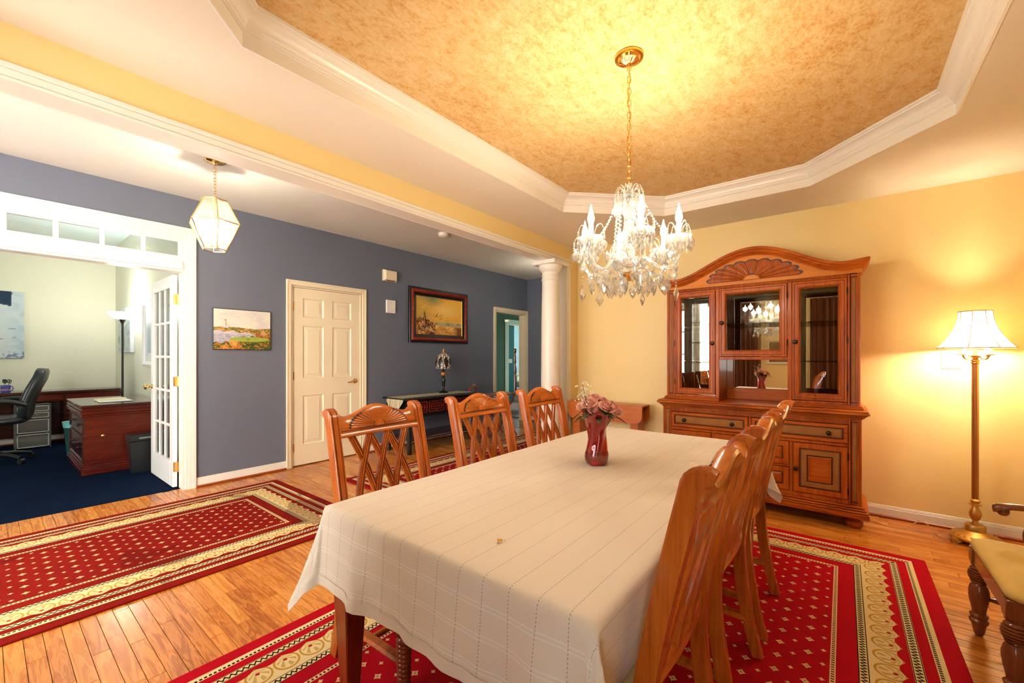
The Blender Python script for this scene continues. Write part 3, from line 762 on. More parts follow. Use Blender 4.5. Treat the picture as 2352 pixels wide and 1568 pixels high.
# cloth
HX, HY = .268, .262
def axis_pts(a0, a1, h, n_top, n_h):
    p = [a0-h+h*i/n_h for i in range(n_h)]+[a0+(a1-a0)*i/n_top for i in range(n_top+1)]+[a1+h*(i+1)/n_h for i in range(n_h)]
    return p
AX = axis_pts(TX0, TX1, HX, 64, 20); BY = axis_pts(TY0, TY1, HY, 40, 20)
rn = np.random.RandomState(5); ph = rn.rand(40)*6.28
def wob(s, k): return .5*math.sin(s*k+ph[0])+.32*math.sin(s*k*1.83+ph[1])+.22*math.sin(s*k*3.1+ph[2])
def cloth_pt(a, b):
    ex = TX0-a if a < TX0 else (a-TX1 if a > TX1 else 0); ey = TY0-b if b < TY0 else (b-TY1 if b > TY1 else 0)
    sx = -1 if a < TX0 else 1; sy = -1 if b < TY0 else 1
    ex = max(ex, 0); ey = max(ey, 0); e = math.hypot(ex, ey)
    bx_, by_ = min(max(a, TX0), TX1), min(max(b, TY0), TY1)
    zt = TZ+.0012+.0008*math.sin(a*9+b*4)+.0007*math.sin(b*13-a*5)
    if e < 1e-9: return (a, b, zt)
    r = .020; L = max(0, e-r*PI/2); th = min(e/r, PI/2)
    out = r*math.sin(th); z = zt-r*(1-math.cos(th))-L
    dx, dy = (ex/e)*sx, (ey/e)*sy
    phi = math.atan2(ey, ex)               # 0: end side, pi/2: long side
    cw = math.sin(2*phi)**2 if (ex > 0 and ey > 0) else 0
    s_ = b if ex > 0 else a
    endw = math.cos(phi)**2; sidew = 1-endw
    k = L/.26
    o_end = k*(.020+.016*wob(b, 16)); o_side = k*(.012+.012*wob(a+2, 13))
    if sy < 0:      # chairs pushed up to this side: cloth tucked in, except past the first chair
        free = max(0, min(1, (.915-a)/.05)) if sx < 0 else max(0, min(1, (a-2.60)/.08))
        o_side = o_side*free + (1-free)*(-.04*k)
        if ex > 0: o_side = k*.03
    o = endw*o_end+sidew*o_side
    o += cw*k*(.062+.02*math.sin(phi*8))
    if cw and (sx < 0 and sy < 0): o += cw*k*.05*math.sin(phi*9)
    fold = 0
    if ex > 0 and ey == 0 and sx < 0:       # soft diagonal folds of the near drop
        for c0, am in ((1.20, .018), (1.02, -.010), (.70, .012), (.52, .02), (.42, -.012)):
            d_ = b-(c0-.25*L); fold += am*math.exp(-(d_/.035)**2)*k
    o += fold
    zz = z+ (abs(o)*.18 if L > 0 else 0)
    if ex > 0 and ey > 0: zz = z+cw*.008*k
    return (bx_+dx*(out+o), by_+dy*(out+o), zz)
m = MB(); na, nb = len(AX), len(BY)
vv = [cloth_pt(a, b) for b in BY for a in AX]
m.add(vv, [(j*na+i, j*na+i+1, (j+1)*na+i+1, (j+1)*na+i) for j in range(nb-1) for i in range(na-1)])
m.uv = [(a-TX0, b-TY0) for b in BY for a in AX]
tc = m.build('tablecloth', MT['cloth'], None, 80); tag(tc, 'cream tablecloth with drawn thread lines draped over the dining table', 'tablecloth')
# hem: doubled border sewn along the near end
hm = MB()
def hemrow(n0, pts):
    hm.add([p for q in pts for p in q], [(2*i, 2*i+1, 2*i+3, 2*i+2) for i in range(len(pts)-1)])
edge = []
for b in BY:
    p0 = cloth_pt(AX[0], b); p1 = cloth_pt(AX[0]+.032, b); edge.append(((p0[0]-.0022, p0[1], p0[2]), (p1[0]-.0022, p1[1], p1[2])))
hemrow(0, edge); hm.uv = [(.3, .012)]*len(hm.v); hm.build('hem', MT['cloth'], tc, 80)

# ------------------------------------------------------------------ fan carving (flat in a-b plane, depth d)
def fan(m, R_a, R_b, npet, r0, depth, f, lobes=True):
    for i in range(npet):
        a0 = PI*i/npet; a1 = PI*(i+1)/npet; rings = []
        for j in range(7):
            s_ = j/6; ring = []
            for k in range(5):
                u = k/4; th_ = a0+(a1-a0)*(.05+.90*u); ang = math.atan2(R_b*math.sin(th_), R_a*math.cos(th_))
                Rm = 1/math.sqrt((math.cos(ang)/R_a)**2+(math.sin(ang)/R_b)**2)
                tip = 1-(.10*(2*u-1)**2 if lobes else .05*(2*u-1)**2)
                rr = r0+(Rm*tip-r0)*s_
                h = depth*.30+depth*(.10+.60*math.sin(PI*u))*(.55+.45*math.sin(PI*min(1, s_*.9+.15)))
                ring.append(f(rr*math.cos(ang), rr*math.sin(ang), h))
            rings.append(ring)
        m.rings(rings, False, False)
        b0 = [f(p, q, -.001) for p, q in ()]
def fan_plate(m, R_a, R_b, npet, d0, d1, f):
    pts = [(-R_a*1.02, -.0)]
    for i in range(npet*6, -1, -1):
        th_ = PI*i/(npet*6); ang = math.atan2(R_b*math.sin(th_), R_a*math.cos(th_)); u = (i % 6)/6
        Rm = 1/math.sqrt((math.cos(ang)/R_a)**2+(math.sin(ang)/R_b)**2)*(1.035-.085*abs(math.cos(PI*u))**6)
        pts.append((Rm*math.cos(ang), Rm*math.sin(ang)))
    n_ = len(pts); c = (0.0, .002); K = 6
    rows = [[f(c[0]+(p-c[0])*k/K, c[1]+(q-c[1])*k/K, d1) for p, q in pts] for k in range(1, K+1)]+[[f(p, q, d0) for p, q in pts]]
    m.rings(rows, True, False); m.add([f(c[0], c[1], d1)]+rows[0], [(0, i+1, (i+1) % n_+1) for i in range(n_)])

# ------------------------------------------------------------------ dining chairs (front = +y)
CT = 1.004
def yback(z):
    if z < .47: return -.165-.070*((.47-z)/.47)**1.8
    return -.165-.112*((z-.47)/.534)**1.2
def make_chair():
    root = thing('dining_chair', '', 'chair')
    HW = .2425; pw = .042; pd = .046
    # posts with reeded face, scroll at the top
    for sx in (-1, 1):
        cxp = sx*(HW-pw/2)
        path = [(yback(z), z) for z in [0, .04, .08, .14, .2, .27, .34, .4, .46, .52, .6, .68, .76, .84, .9, .945, .968]]
        y0, z0 = path[-1]; rr_ = .030
        for k in range(1, 8):
            an = R(18)*k*.95; path.append((y0-rr_*(1-math.cos(an)), z0+rr_*math.sin(an)))
        rings = []
        for i, (y, z) in enumerate(path):
            a = path[max(i-1, 0)]; b = path[min(i+1, len(path)-1)]; ty, tz = b[0]-a[0], b[1]-a[1]; l = math.hypot(ty, tz); ty /= l; tz /= l
            ny, nz = tz, -ty          # forward normal
            q = 1.0
            if z < .45: q = .86
            hd = pd/2*(.9 if z < .2 else 1.0); h = pw/2*q
            if i >= 17: hd *= (1-.55*((i-16)/8)**2); 
            pr = [(-h, -hd), (h, -hd), (h, hd*.7), (h*.86, hd*.98), (h*.62, hd*.98), (h*.52, hd*.72), (h*.42, hd*1.06), (-h*.42, hd*1.06), (-h*.52, hd*.72), (-h*.62, hd*.98), (-h*.86, hd*.98), (-h, hd*.7)]
            rings.append([(cxp+px, y+ny*py, max(0, z+nz*py)) for px, py in pr])
        m = MB(); m.rings(rings); post = m.build('back_post', MT['chair'], root, 28)
        for a_ in (4, 7):                     # glaze settled in the reeding
            g = MB(); g.rings([[tuple(Vector(r[a_]).lerp(Vector(r[a_+1]), .72)), tuple(r[a_+1]), tuple(Vector(r[a_+2]).lerp(Vector(r[a_+1]), .72))] for r in rings[6:-2]], False, False)
            g.v = [(p[0], p[1]+.0006, p[2]) for p in g.v]; g.build('reed_line', MT['groove'], post, 0)
    # crest rail
    iw = HW-pw+.004
    def ztop(x):
        u = abs(x)/iw
        base = 1.021-.044*(.5-.5*math.cos(PI*min(1, u/.80)))
        if u > .80: base += .028*((u-.80)/.20)**1.5
        return base-.0
    rings = []; NX = 36
    for i in range(NX+1):
        x = -iw+2*iw*i/NX; zt = ztop(x); yb_ = yback(.93); ro = .016
        bow = -.012*(1-(x/iw)**2)
        def P(dy, z): return (x, yback(min(z, .97))+bow+dy, z)
        rings.append([P(-.014, .893), P(.017, .893), P(.021, .897), P(.021, .910), P(.017, .914), P(.010, .917), P(.012, .921), P(.012, zt-.030),
                      P(.010, zt-.014), P(.000, zt-.003), P(-.014, zt), P(-.030, zt-.006), P(-.034, zt-.016), P(-.024, zt-.034), P(-.014, zt-.055 if zt-.055 > .9 else .9)])
    m = MB(); m.rings(rings); crl = m.build('crest_rail', MT['chairx'], root, 40)
    g = MB(); g.rings([[(x_, yback(z_)-.012*(1-(x_/iw)**2)+d_, z_) for z_, d_ in ((.9130, .0186), (.9165, .0112), (.9195, .0122))] for x_ in [-iw+2*iw*i/16 for i in range(17)]], False, False); g.build('glaze_line', MT['groove'], crl, 0)
    def ff(a, b, d): z = .925+b; return (a, yback(z)-.012*(1-(a/iw)**2)+.0125+d, z)
    m = MB(); fan_plate(m, .151, .0765, 21, -.002, .0008, ff); m.build('carving_ground', MT['groove'], root, 30)
    m = MB(); fan(m, .148, .074, 21, .030, .0048, ff, False)
    # centre boss
    for (r_, h0) in ((.027, .004), (.019, .0065)):
        m.prism([(r_*math.cos(PI*k/14), r_*.82*math.sin(PI*k/14)) for k in range(15)], 0, h0, ff)
    m.build('carved_fan', MT['chairx'], root, 50)
    # lattice
    zb, zt_ = .515, .896
    def bar(x0, bow):
        N = 12; rings = []; pts = []
        for i in range(N+1):
            s_ = i/N; z = zt_-(zt_-zb)*s_; dd = zt_-z
            pts.append((x0+(1 if bow > 0 else -1)*(.47*dd-.44*dd*dd), z))
        for i in range(N+1):
            a = pts[max(i-1, 0)]; b = pts[min(i+1, N)]; tx, tz = b[0]-a[0], b[1]-a[1]; l = math.hypot(tx, tz); nx, nz = -tz/l, tx/l
            x, z = pts[i]; w_ = .0145; d = .009; off = .0035 if bow > 0 else -.0035
            pr = [(-w_, -d), (w_, -d), (w_, d*.6), (w_*.8, d), (w_*.50, d), (w_*.38, d*.45), (w_*.26, d), (-w_*.26, d), (-w_*.38, d*.45), (-w_*.5, d), (-w_*.8, d), (-w_, d*.6)]
            yb_ = yback(z)-.012*(1-(x/iw)**2)+off
            rings.append([(x+nx*px, yb_+py, z+nz*px) for px, py in pr])
        m = MB(); m.rings(rings); lb = m.build('lattice_bar', MT['chair'], root, 28)
        for a_ in (4, 8):
            g = MB(); g.rings([[tuple(Vector(r[a_]).lerp(Vector(r[a_+1]), .72)), tuple(r[a_+1]), tuple(Vector(r[a_+2]).lerp(Vector(r[a_+1]), .72))] for r in rings], False, False)
            g.v = [(p[0], p[1]+.0006, p[2]) for p in g.v]; g.build('reed_line', MT['groove'], lb, 0)
    for k in range(3):
        bar(-.141+.094*k, .094); bar(-.047+.094*k, -.094)
    # lower back rail, seat frame, cushion
    m = MB(); m.rings([[(x, yback(.52)-.012*(1-(x/iw)**2)+dy, z) for dy, z in ((-.013, .498), (.013, .498), (.015, .52), (.013, .538), (-.013, .538))] for x in [-iw+2*iw*i/12 for i in range(13)]]); m.build('back_rail', MT['chairx'], root, 30)
    m = MB(); m.box(-.205, .205, -.140, -.118, .375, .445, .004); m.box(-.225, .225, .205, .23, .375, .445, .004)
    for s_ in (-1, 1): m.rings([[(s_*(.205)-.011, -.14, .376), (s_*.205+.011, -.14, .376), (s_*.205+.011, -.14, .444), (s_*.205-.011, -.14, .444)], [(s_*.222-.011, .215, .376), (s_*.222+.011, .215, .376), (s_*.222+.011, .215, .444), (s_*.222-.011, .215, .444)]])
    m.build('seat_frame', MT['chairx'], root, 30)
    m = MB(); rr = []
    for z_, d in ((.445, .0), (.452, .008), (.462, .010), (.472, .0), (.478, -.03), (.480, -.10)):
        rr.append([(-.205-d, -.125-d, z_), (.205+d, -.125-d, z_), (.232+d, .228+d, z_), (-.232-d, .228+d, z_)])
    m.rings(rr); m.build('seat', MT['seatfab'], root, 60)
    for s_ in (-1, 1):
        m = MB(); x = s_*.205; pr = [(.014, 0), (.018, .02), (.02, .035), (.016, .05), (.021, .06)]
        for k in range(10): z_ = .07+k*.017; pr += [(.019+.0005*k, z_), (.024+.0005*k, z_+.006), (.024+.0005*k, z_+.010)]
        pr += [(.022, .245), (.029, .255), (.029, .265), (.020, .275), (.027, .30), (.031, .335), (.026, .355), (.022, .362), (.028, .370)]
        m.lathe(pr, 14, (x, .195, 0)); m.box(x-.027, x+.027, .168, .222, .370, .445, .003); m.build('front_leg', MT['leg'], root, 40)
        m = MB(); yA, yB_ = yback(.15), .195; pr = [(-.011, -.013), (.011, -.013), (.014, -.006), (.010, -.002), (.014, .002), (.010, .006), (.013, .013), (-.013, .013), (-.010, .006), (-.014, .002), (-.010, -.002), (-.014, -.006)]
        m.rings([[(s_*.215+px, yA, .150+pz) for px, pz in pr], [(s_*.205+px, yB_, .150+pz) for px, pz in pr]]); m.build('stretcher', MT['chairx'], root, 30)
    m = MB(); m.box(-.2, .2, -.02, .004, .139, .161, .005); m.build('cross_stretcher', MT['chairx'], root, 30)
    return root
MT['seatfab'] = paint('gold_seat_fabric', (.55, .40, .18), .8)
proto = make_chair()
spots = [(1.137, 1.700, PI, 'honey wood chair with carved fan crest, nearest on the far side of the table'),
         (1.835, 1.700, PI, 'honey wood chair with carved fan crest, middle one on the far side of the table'),
         (2.478, 1.700, PI, 'honey wood chair with carved fan crest beside the column'),
         (1.128, .235, 0, 'large dark chair seen edge-on at the near corner of the table'),
         (1.765, .235, 0, 'chair seen edge-on, second along the near side of the table'),
         (2.345, .235, 0, 'chair seen edge-on on the near side, next to the china cabinet')]
for i, (x, y, rz, lab) in enumerate(spots):
    o = proto if i == 0 else copy_tree(proto)
    sg = 1 if rz == 0 else -1
    o.location = (x, y+sg*.277, RZ); o.rotation_euler = (0, 0, rz); o['label'] = lab; o['group'] = 'carved dining chairs around the table'

# ------------------------------------------------------------------ vase, flowers, push pin
VX, VY = 1.793, .909; VZ = TZ+.0015
vz = thing('flower_vase', 'twisted red glass vase on the tablecloth', 'vase', (VX, VY, VZ))
t = T('ruby_glass'); t.set(color=(.75, .012, .022), rough=.03, trans=.75, ior=1.45, coat=1.0); MT['ruby'] = t.m
def vase_r(z): return np.interp(z, [0, .02, .05, .09, .13, .17, .205, .235, .25], [.040, .049, .051, .046, .042, .045, .053, .066, .074])
rings = []; inner = []
for j in range(25):
    z = .246*j/24; tw = 1.9*(1-z/.25); ring = []; ri = []
    for k in range(40):
        a = 2*PI*k/40; lob = .5+.5*math.cos(5*(a+tw)); r_ = vase_r(z)*(1+.13*(lob-.5)); zz = z+(.022*(lob-.5) if j > 20 else 0)*(j-20)/4
        ring.append((r_*math.cos(a), r_*math.sin(a), zz)); ri.append(((r_-.006)*math.cos(a), (r_-.006)*math.sin(a), max(zz, .02)))
    rings.append(ring); inner.append(ri)
m = MB(); m.rings(rings+inner[::-1]); m.build('vase_body', MT['ruby'], vz, 60)
m = MB(); rings = []
for j in range(9):
    z = .066*j/8; ring = []
    for k in range(40):
        a = 2*PI*k/40; lob = .5+.5*math.cos(5*(a+1.9*(1-z/.25))); r_ = vase_r(z)*(1+.13*(lob-.5))+.004*(1-(j/8)**2)+.0008; ring.append((r_*math.cos(a), r_*math.sin(a), z))
    rings.append(ring)
m.rings(rings, True, False); m.build('clear_foot', MT['clear'], vz, 60)
MT['rose'] = T('pink_rose').m
t = T('rose_petal'); n = t.noise(t.coord(), 40, 2); t.set(color=t.mix(n, (.93, .38, .28), (.98, .60, .48)), rough=.55, sss=.1); MT['rose'] = t.m
MT['leaf'] = plain('dark_leaf', (.018, .045, .015), .4); MT['stem'] = plain('green_stem', (.06, .13, .03), .5)
MT['gyp'] = plain('small_white_blossom', (.9, .87, .8), .6)
Bv = thing('bouquet', 'bunch of pink roses with white sprays in the red vase', 'flowers', (VX, VY, VZ+.02))
def rose(c, r_, tilt, parent):
    m = MB(); rs_ = random.Random(int(c[0]*1e4)); M = Matrix.Translation(c) @ tilt
    for ring, (n_, rad, h, op) in enumerate(((3, .28, 1.0, .18), (4, .5, .98, .34), (5, .75, .85, .62), (6, .98, .62, .95))):
        for k in range(n_):
            a0 = 2*PI*k/n_+ring*.7+rs_.random()*.3; wd = 2*PI/n_*.72
            rows = []
            for j in range(5):
                s_ = j/4; row = []
                for q in range(6):
                    u = q/5*2-1; a = a0+u*wd*(.55+.45*math.sin(PI*min(1, s_*.8+.2)))
                    rr = r_*(.12+(rad-.12)*s_**.8)*(1+.10*op*max(0, s_-.7)*3)
                    zz = r_*(-.45+(h+.45)*s_**(.9)-.22*op*max(0, s_-.65)*3)*(1-.10*u*u*s_)
                    row.append(tuple(M @ Vector((rr*math.cos(a), rr*math.sin(a), zz))))
                rows.append(row)
            m.rings(rows, False, False)
    return m.build('rose', MT['rose'], parent, 80)
rp = [(-.055, .030, .262), (-.012, -.030, .250), (.035, -.038, .263), (-.005, .025, .295), (.062, .010, .262), (-.035, -.005, .278), (.03, .02, .28), (.075, -.03, .245)]
tocam = math.atan2(-VY, -VX)
for i, (a, b, z) in enumerate(rp):
    # a along picture right, b away from camera
    rx, ry = .6203, -.7844; fx, fy = .7844, .6203
    c = Vector((a*rx+b*fx, a*ry+b*fy, z-.02))
    lean = Matrix.Rotation(R(34), 4, Vector((c.x+(-fx)*.05, c.y+(-fy)*.05, 0)).cross(Vector((0, 0, -1))).normalized())
    rose(c, .0335+.003*(i % 3), lean, Bv)
    m = MB(); m.tube(spline([(c.x*.15, c.y*.15, .02), (c.x*.4, c.y*.4, .13), (c.x*.9, c.y*.9, c.z-.015)], 4), .0028, 6); m.build('stem', MT['stem'], Bv, 60)
for i in range(22):
    a = 2*PI*i/11+.3+(i > 10)*.28; m = MB(); L = (.07+.02*(i % 3))*(1 if i < 11 else .55)
    d = Vector((math.cos(a), math.sin(a), 0)); p0 = d*(.03 if i < 11 else .012)+Vector((0, 0, .185+.02*(i % 2)+(i > 10)*.022))
    rows = []
    for j in range(6):
        s_ = j/5; c = p0+d*L*s_+Vector((0, 0, .03*math.sin(PI*s_*.9)-.015*s_)); w_ = .017*math.sin(PI*(.12+.88*s_)); sd = Vector((-d.y, d.x, 0))*w_
        rows.append([tuple(c-sd), tuple(c-Vector((0, 0, .003))), tuple(c+sd)])
    m.rings(rows, False, False); m.build('leaf', MT['leaf'], Bv, 80)
rs_ = random.Random(11); 
for i in range(7):
    rx, ry = .6203, -.7844; a = -.02-.075*rs_.random(); h = .275+.085*rs_.random(); fb = rs_.uniform(-.03, .04)
    tip = Vector((a*rx+fb*.78, a*ry+fb*.62, h-.0)); m = MB(); path = spline([(0, 0, .12), (tip.x*.5, tip.y*.5, .22), tuple(tip)], 4); m.tube(path, .0011, 5)
    sp = m.build('spray_stem', MT['stem'], Bv, 60); m = MB()
    for k in range(9):
        p = tip+Vector((rs_.uniform(-.032, .032), rs_.uniform(-.03, .03), rs_.uniform(-.045, .022))); m.ball(p, .0026+.0016*rs_.random(), 6, 4)
    m.build('blossoms', MT['gyp'], sp, 60)
MT['pin'] = plain('yellow_plastic', (.85, .42, .02), .35)
pn = thing('push_pin', 'tiny yellow push pin lying on the tablecloth', 'push pin', (.875, .735, TZ+.0045), R(-40))
m = MB(); Mx = Matrix.Rotation(R(90), 4, 'Y'); m.lathe([(.0055, 0), (.006, .001), (.006, .002), (.0035, .003), (.003, .0085), (.0045, .0095), (.0045, .011), (0, .0115)], 14, (-.005, 0, .002), Mx); m.build('pin_head', MT['pin'], pn, 40)
m = MB(); m.tube([(.006, 0, .002), (.016, 0, .001)], .0006, 6); m.build('pin_point', MT['brass'], pn, 40)

# ------------------------------------------------------------------ china cabinet (front faces -x)
CY = .600                                       # centre line
XF, XH, XB = 3.905, 3.995, 4.345                # base front, hutch front, back
cab = thing('china_cabinet', 'tall cherry china cabinet with arched fan-carved top and glass doors', 'cabinet', ((XF+XB)/2, CY, 0))
def part(m, name, mat, ang=30, parent=None): return m.build(name, mat, parent or cab, ang, True)
MT['cabdark'] = plain('glaze_line', (.045, .008, .003), .45)
HWB = .705                                     # half width of the base body
# feet
for sx in (XF+.06, XB-.06):
    for sy in (-1, 1):
        m = MB(); m.lathe([(.034, 0), (.046, .012), (.056, .032), (.056, .048), (.042, .064), (.036, .070), (.047, .078), (.050, .09)], 24, (sx, CY+sy*(HWB-.045), 0)); part(m, 'bun_foot', MT['cab'], 40)
# plinth moulding
m = MB()
for (z0, z1, d) in ((.088, .125, .042), (.125, .140, .036), (.140, .155, .026), (.155, .172, .014)):
    m.box(XF-d, XB, CY-HWB-d, CY+HWB+d, z0, z1, .005)
pl_ = part(m, 'plinth', MT['caby'])
for z_, d in ((.1262, .0362), (.1412, .0262), (.1562, .0142)):
    m = MB(); m.box(XF-d-.0004, XB, CY-HWB-d-.0004, CY+HWB+d+.0004, z_-.0010, z_+.0006); part(m, 'glaze_line', MT['cabdark'], 0, pl_)
# base carcass
m = MB(); m.box(XF+.004, XB, CY-HWB, CY-HWB+.02, .172, .80); m.box(XF+.004, XB, CY+HWB-.02, CY+HWB, .172, .80); m.box(XF+.03, XB, CY-HWB+.02, CY+HWB-.02, .172, .19); m.box(XB-.012, XB, CY-HWB+.02, CY+HWB-.02, .19, .80)
m.box(XF+.03, XF+.034, CY-HWB+.02, CY+HWB-.02, .19, .80)
part(m, 'carcass', MT['cab'])
# counter moulding
m = MB()
for (z0, z1, d) in ((.795, .806, .008), (.806, .818, .020), (.818, .828, .032), (.828, .846, .046), (.846, .858, .038)):
    m.box(XF-d, XB, CY-HWB-d, CY+HWB+d, z0, z1, .005)
ct_ = part(m, 'counter_top', MT['caby'])
for z_, d in ((.8052, .0082), (.8172, .0202), (.8272, .0322), (.8467, .0382)):
    m = MB(); m.box(XF-d-.0004, XB, CY-HWB-d-.0004, CY+HWB+d+.0004, z_-.0010, z_+.0006); part(m, 'glaze_line', MT['cabdark'], 0, ct_)
# face frame of base
def frame_x(m, x, d, y0, y1, z0, z1, c=.003): m.box(x-d, x, y0, y1, z0, z1, c)
yl, yr = CY-HWB, CY+HWB
m = MB()
for (a, b) in ((yl, yl+.012), (yl+.062, yl+.074), (yr-.074, yr-.062), (yr-.012, yr)): frame_x(m, XF+.03, .032, a, b, .172, .795)
for (a, b) in ((yl+.012, yl+.062), (yr-.062, yr-.012)): frame_x(m, XF+.03, .018, a, b, .172, .795)
frame_x(m, XF+.03, .028, yl+.074, yr-.074, .172, .205); frame_x(m, XF+.03, .028, yl+.074, yr-.074, .590, .612); frame_x(m, XF+.03, .028, yl+.074, yr-.074, .752, .797)
frame_x(m, XF+.03, .028, CY-.010, CY+.010, .612, .752)
for s_ in (-1, 1): frame_x(m, XF+.03, .028, CY+s_*.282-.011, CY+s_*.282+.011, .205, .590)
frame_x(m, XF+.03, .028, CY-.271, CY+.271, .388, .404)
part(m, 'face_frame', MT['cab'])
# reeded frieze
m = MB()
for k in range(4): m.tube([(XF+.001, yl+.076, .760+.010*k), (XF+.001, yr-.076, .760+.010*k)], .0052, 8)
part(m, 'reeded_strip', MT['cabcarve'], 60)
# pilaster inserts
def pilaster(x, ya, yb, z0, z1):
    m = MB(); rr = []
    c = (ya+yb)/2; h = (yb-ya)/2
    for k in range(9): a = PI*k/8; rr.append((x+.008-.012*math.sin(a), c-h*.55*math.cos(a)))
    m.rings([[(px, py, z0+.035) for px, py in rr], [(px, py, z1-.035) for px, py in rr]], False, False)
    p = part(m, 'rattan_pilaster', MT['rattan'], 60)
    m = MB()
    for (a, b, c0, d) in ((ya+.002, ya+.007, z0+.02, z1-.02), (yb-.007, yb-.002, z0+.02, z1-.02), (ya+.002, yb-.002, z0+.018, z0+.026), (ya+.002, yb-.002, z1-.026, z1-.018)): m.box(x-.006, x+.004, a, b, c0, d, .002)
    part(m, 'bead_frame', MT['cabdark'], 30, p)
for (a, b) in ((yl+.012, yl+.062), (yr-.062, yr-.012)): pilaster(XF+.012, a, b, .172, .795)
def moulded_frame(m, x, y0, y1, z0, z1, w, steps):
    """mitred picture-frame: steps [(inset, proud)] from outer to inner"""
    rr = []
    for ins, pr in steps: rr.append([(x-pr, y0+ins, z0+ins), (x-pr, y1-ins, z0+ins), (x-pr, y1-ins, z1-ins), (x-pr, y0+ins, z1-ins)])
    m.rings(rr, True, False)
def knob(parent, x, y, z, r=.016):
    m = MB(); m.lathe([(r*.9, 0), (r, .002), (r*.9, .004), (r*.45, .006), (r*.4, .013), (r*.8, .017), (r, .022), (r*.85, .028), (r*.3, .031), (0, .031)], 16, (x, y, z), Matrix.Rotation(R(-90), 4, 'Y')); m.build('knob', MT['bronze'], parent, 45, True)
def drawer(y0, y1, z0, z1, knobs):
    m = MB(); x = XF+.004
    moulded_frame(m, x, y0, y1, z0, z1, 0, [(0, -.02), (0, .010), (.004, .013), (.022, .013), (.026, .006)])
    d = part(m, 'drawer', MT['caby'], 25)
    m = MB(); moulded_frame(m, x, y0+.026, y1-.026, z0+.026, z1-.026, 0, [(0, .006), (.002, .003), (.006, .003)]); m.build('glaze_groove', MT['cabdark'], d, 25, True)
    m = MB(); ins = .032; h = [(0, .003), (.008, .012), (.016, .014)]
    moulded_frame(m, x, y0+ins, y1-ins, z0+ins, z1-ins, 0, h)
    a, b, c0, e = y0+ins+.016, y1-ins-.016, z0+ins+.016, z1-ins-.016; m.add([(x-.014, a, c0), (x-.014, b, c0), (x-.014, b, e), (x-.014, a, e)], [(0, 1, 2, 3)])
    m.build('rattan_panel', MT['rattan'], d, 25, True)
    for ky in knobs: knob(d, x-.014, ky, (z0+z1)/2)
drawer(CY+.014, yr-.078, .616, .748, (CY+.13, yr-.19)); drawer(yl+.078, CY-.014, .616, .748, (CY-.13, yl+.19))
def base_door(y0, y1, z0, z1, ky, plain_=False):
    m = MB(); x = XF+.004
    moulded_frame(m, x, y0, y1, z0, z1, 0, [(0, -.02), (0, .010), (.004, .013), (.036, .013), (.040, .006)])
    d = part(m, 'cabinet_door', MT['cab'], 25)
    m = MB(); moulded_frame(m, x, y0+.040, y1-.040, z0+.040, z1-.040, 0, [(0, .006), (.002, .002), (.006, .002)]); m.build('glaze_groove', MT['cabdark'], d, 25, True)
    if not plain_:
        m = MB(); moulded_frame(m, x, y0+.046, y1-.046, z0+.046, z1-.046, 0, [(0, .002), (.008, .011), (.036, .011), (.042, .004)]); m.build('rattan_panel', MT['rattan'], d, 25, True)
        m = MB(); moulded_frame(m, x, y0+.088, y1-.088, z0+.088, z1-.088, 0, [(0, .004), (.003, .002), (.006, .002)]); m.build('glaze_groove', MT['cabdark'], d, 25, True)
        m = MB(); q = .094; moulded_frame(m, x, y0+q, y1-q, z0+q, z1-q, 0, [(0, .002), (.003, .012), (.010, .012), (.014, .007)])
        q += .014; cy_, cz = (y0+y1)/2, (z0+z1)/2; A = [(x-.007, y0+q, z0+q), (x-.007, y1-q, z0+q), (x-.007, y1-q, z1-q), (x-.007, y0+q, z1-q), (x-.009, cy_, cz)]
        m.add(A, [(0, 1, 4), (1, 2, 4), (2, 3, 4), (3, 0, 4)]); m.build('raised_panel', MT['caby'], d, 25, True)
    else:
        m = MB(); q = .046; moulded_frame(m, x, y0+q, y1-q, z0+q, z1-q, 0, [(0, .002), (.014, .010), (.018, .010)]); q += .018
        m.add([(x-.010, y0+q, z0+q), (x-.010, y1-q, z0+q), (x-.010, y1-q, z1-q), (x-.010, y0+q, z1-q)], [(0, 1, 2, 3)]); m.build('raised_panel', MT['caby'], d, 25, True)
    for k in (ky if hasattr(ky, '__len__') else [ky]): knob(d, x-.013, k, (z0+z1)/2+(.0 if plain_ else -.01))
    return d
dl = base_door(yl+.078, CY-.296, .209, .586, CY-.296-.018); dr = base_door(CY+.296, yr-.078, .209, .586, CY+.296+.018)
base_door(CY-.268, CY-.003, .408, .586, CY-.135, True); base_door(CY+.003, CY+.268, .408, .586, CY+.135, True)
base_door(CY-.268, CY-.003, .209, .384, CY-.135, True); base_door(CY+.003, CY+.268, .209, .384, CY+.135, True)
for d, yy in ((dl, yl+.076), (dr, yr-.076)):
    for z_ in (.27, .52):
        m = MB(); m.tube([(XF-.010, yy, z_-.025), (XF-.010, yy, z_+.025)], .004, 8); m.build('hinge', MT['bronze'], d, 40, True)

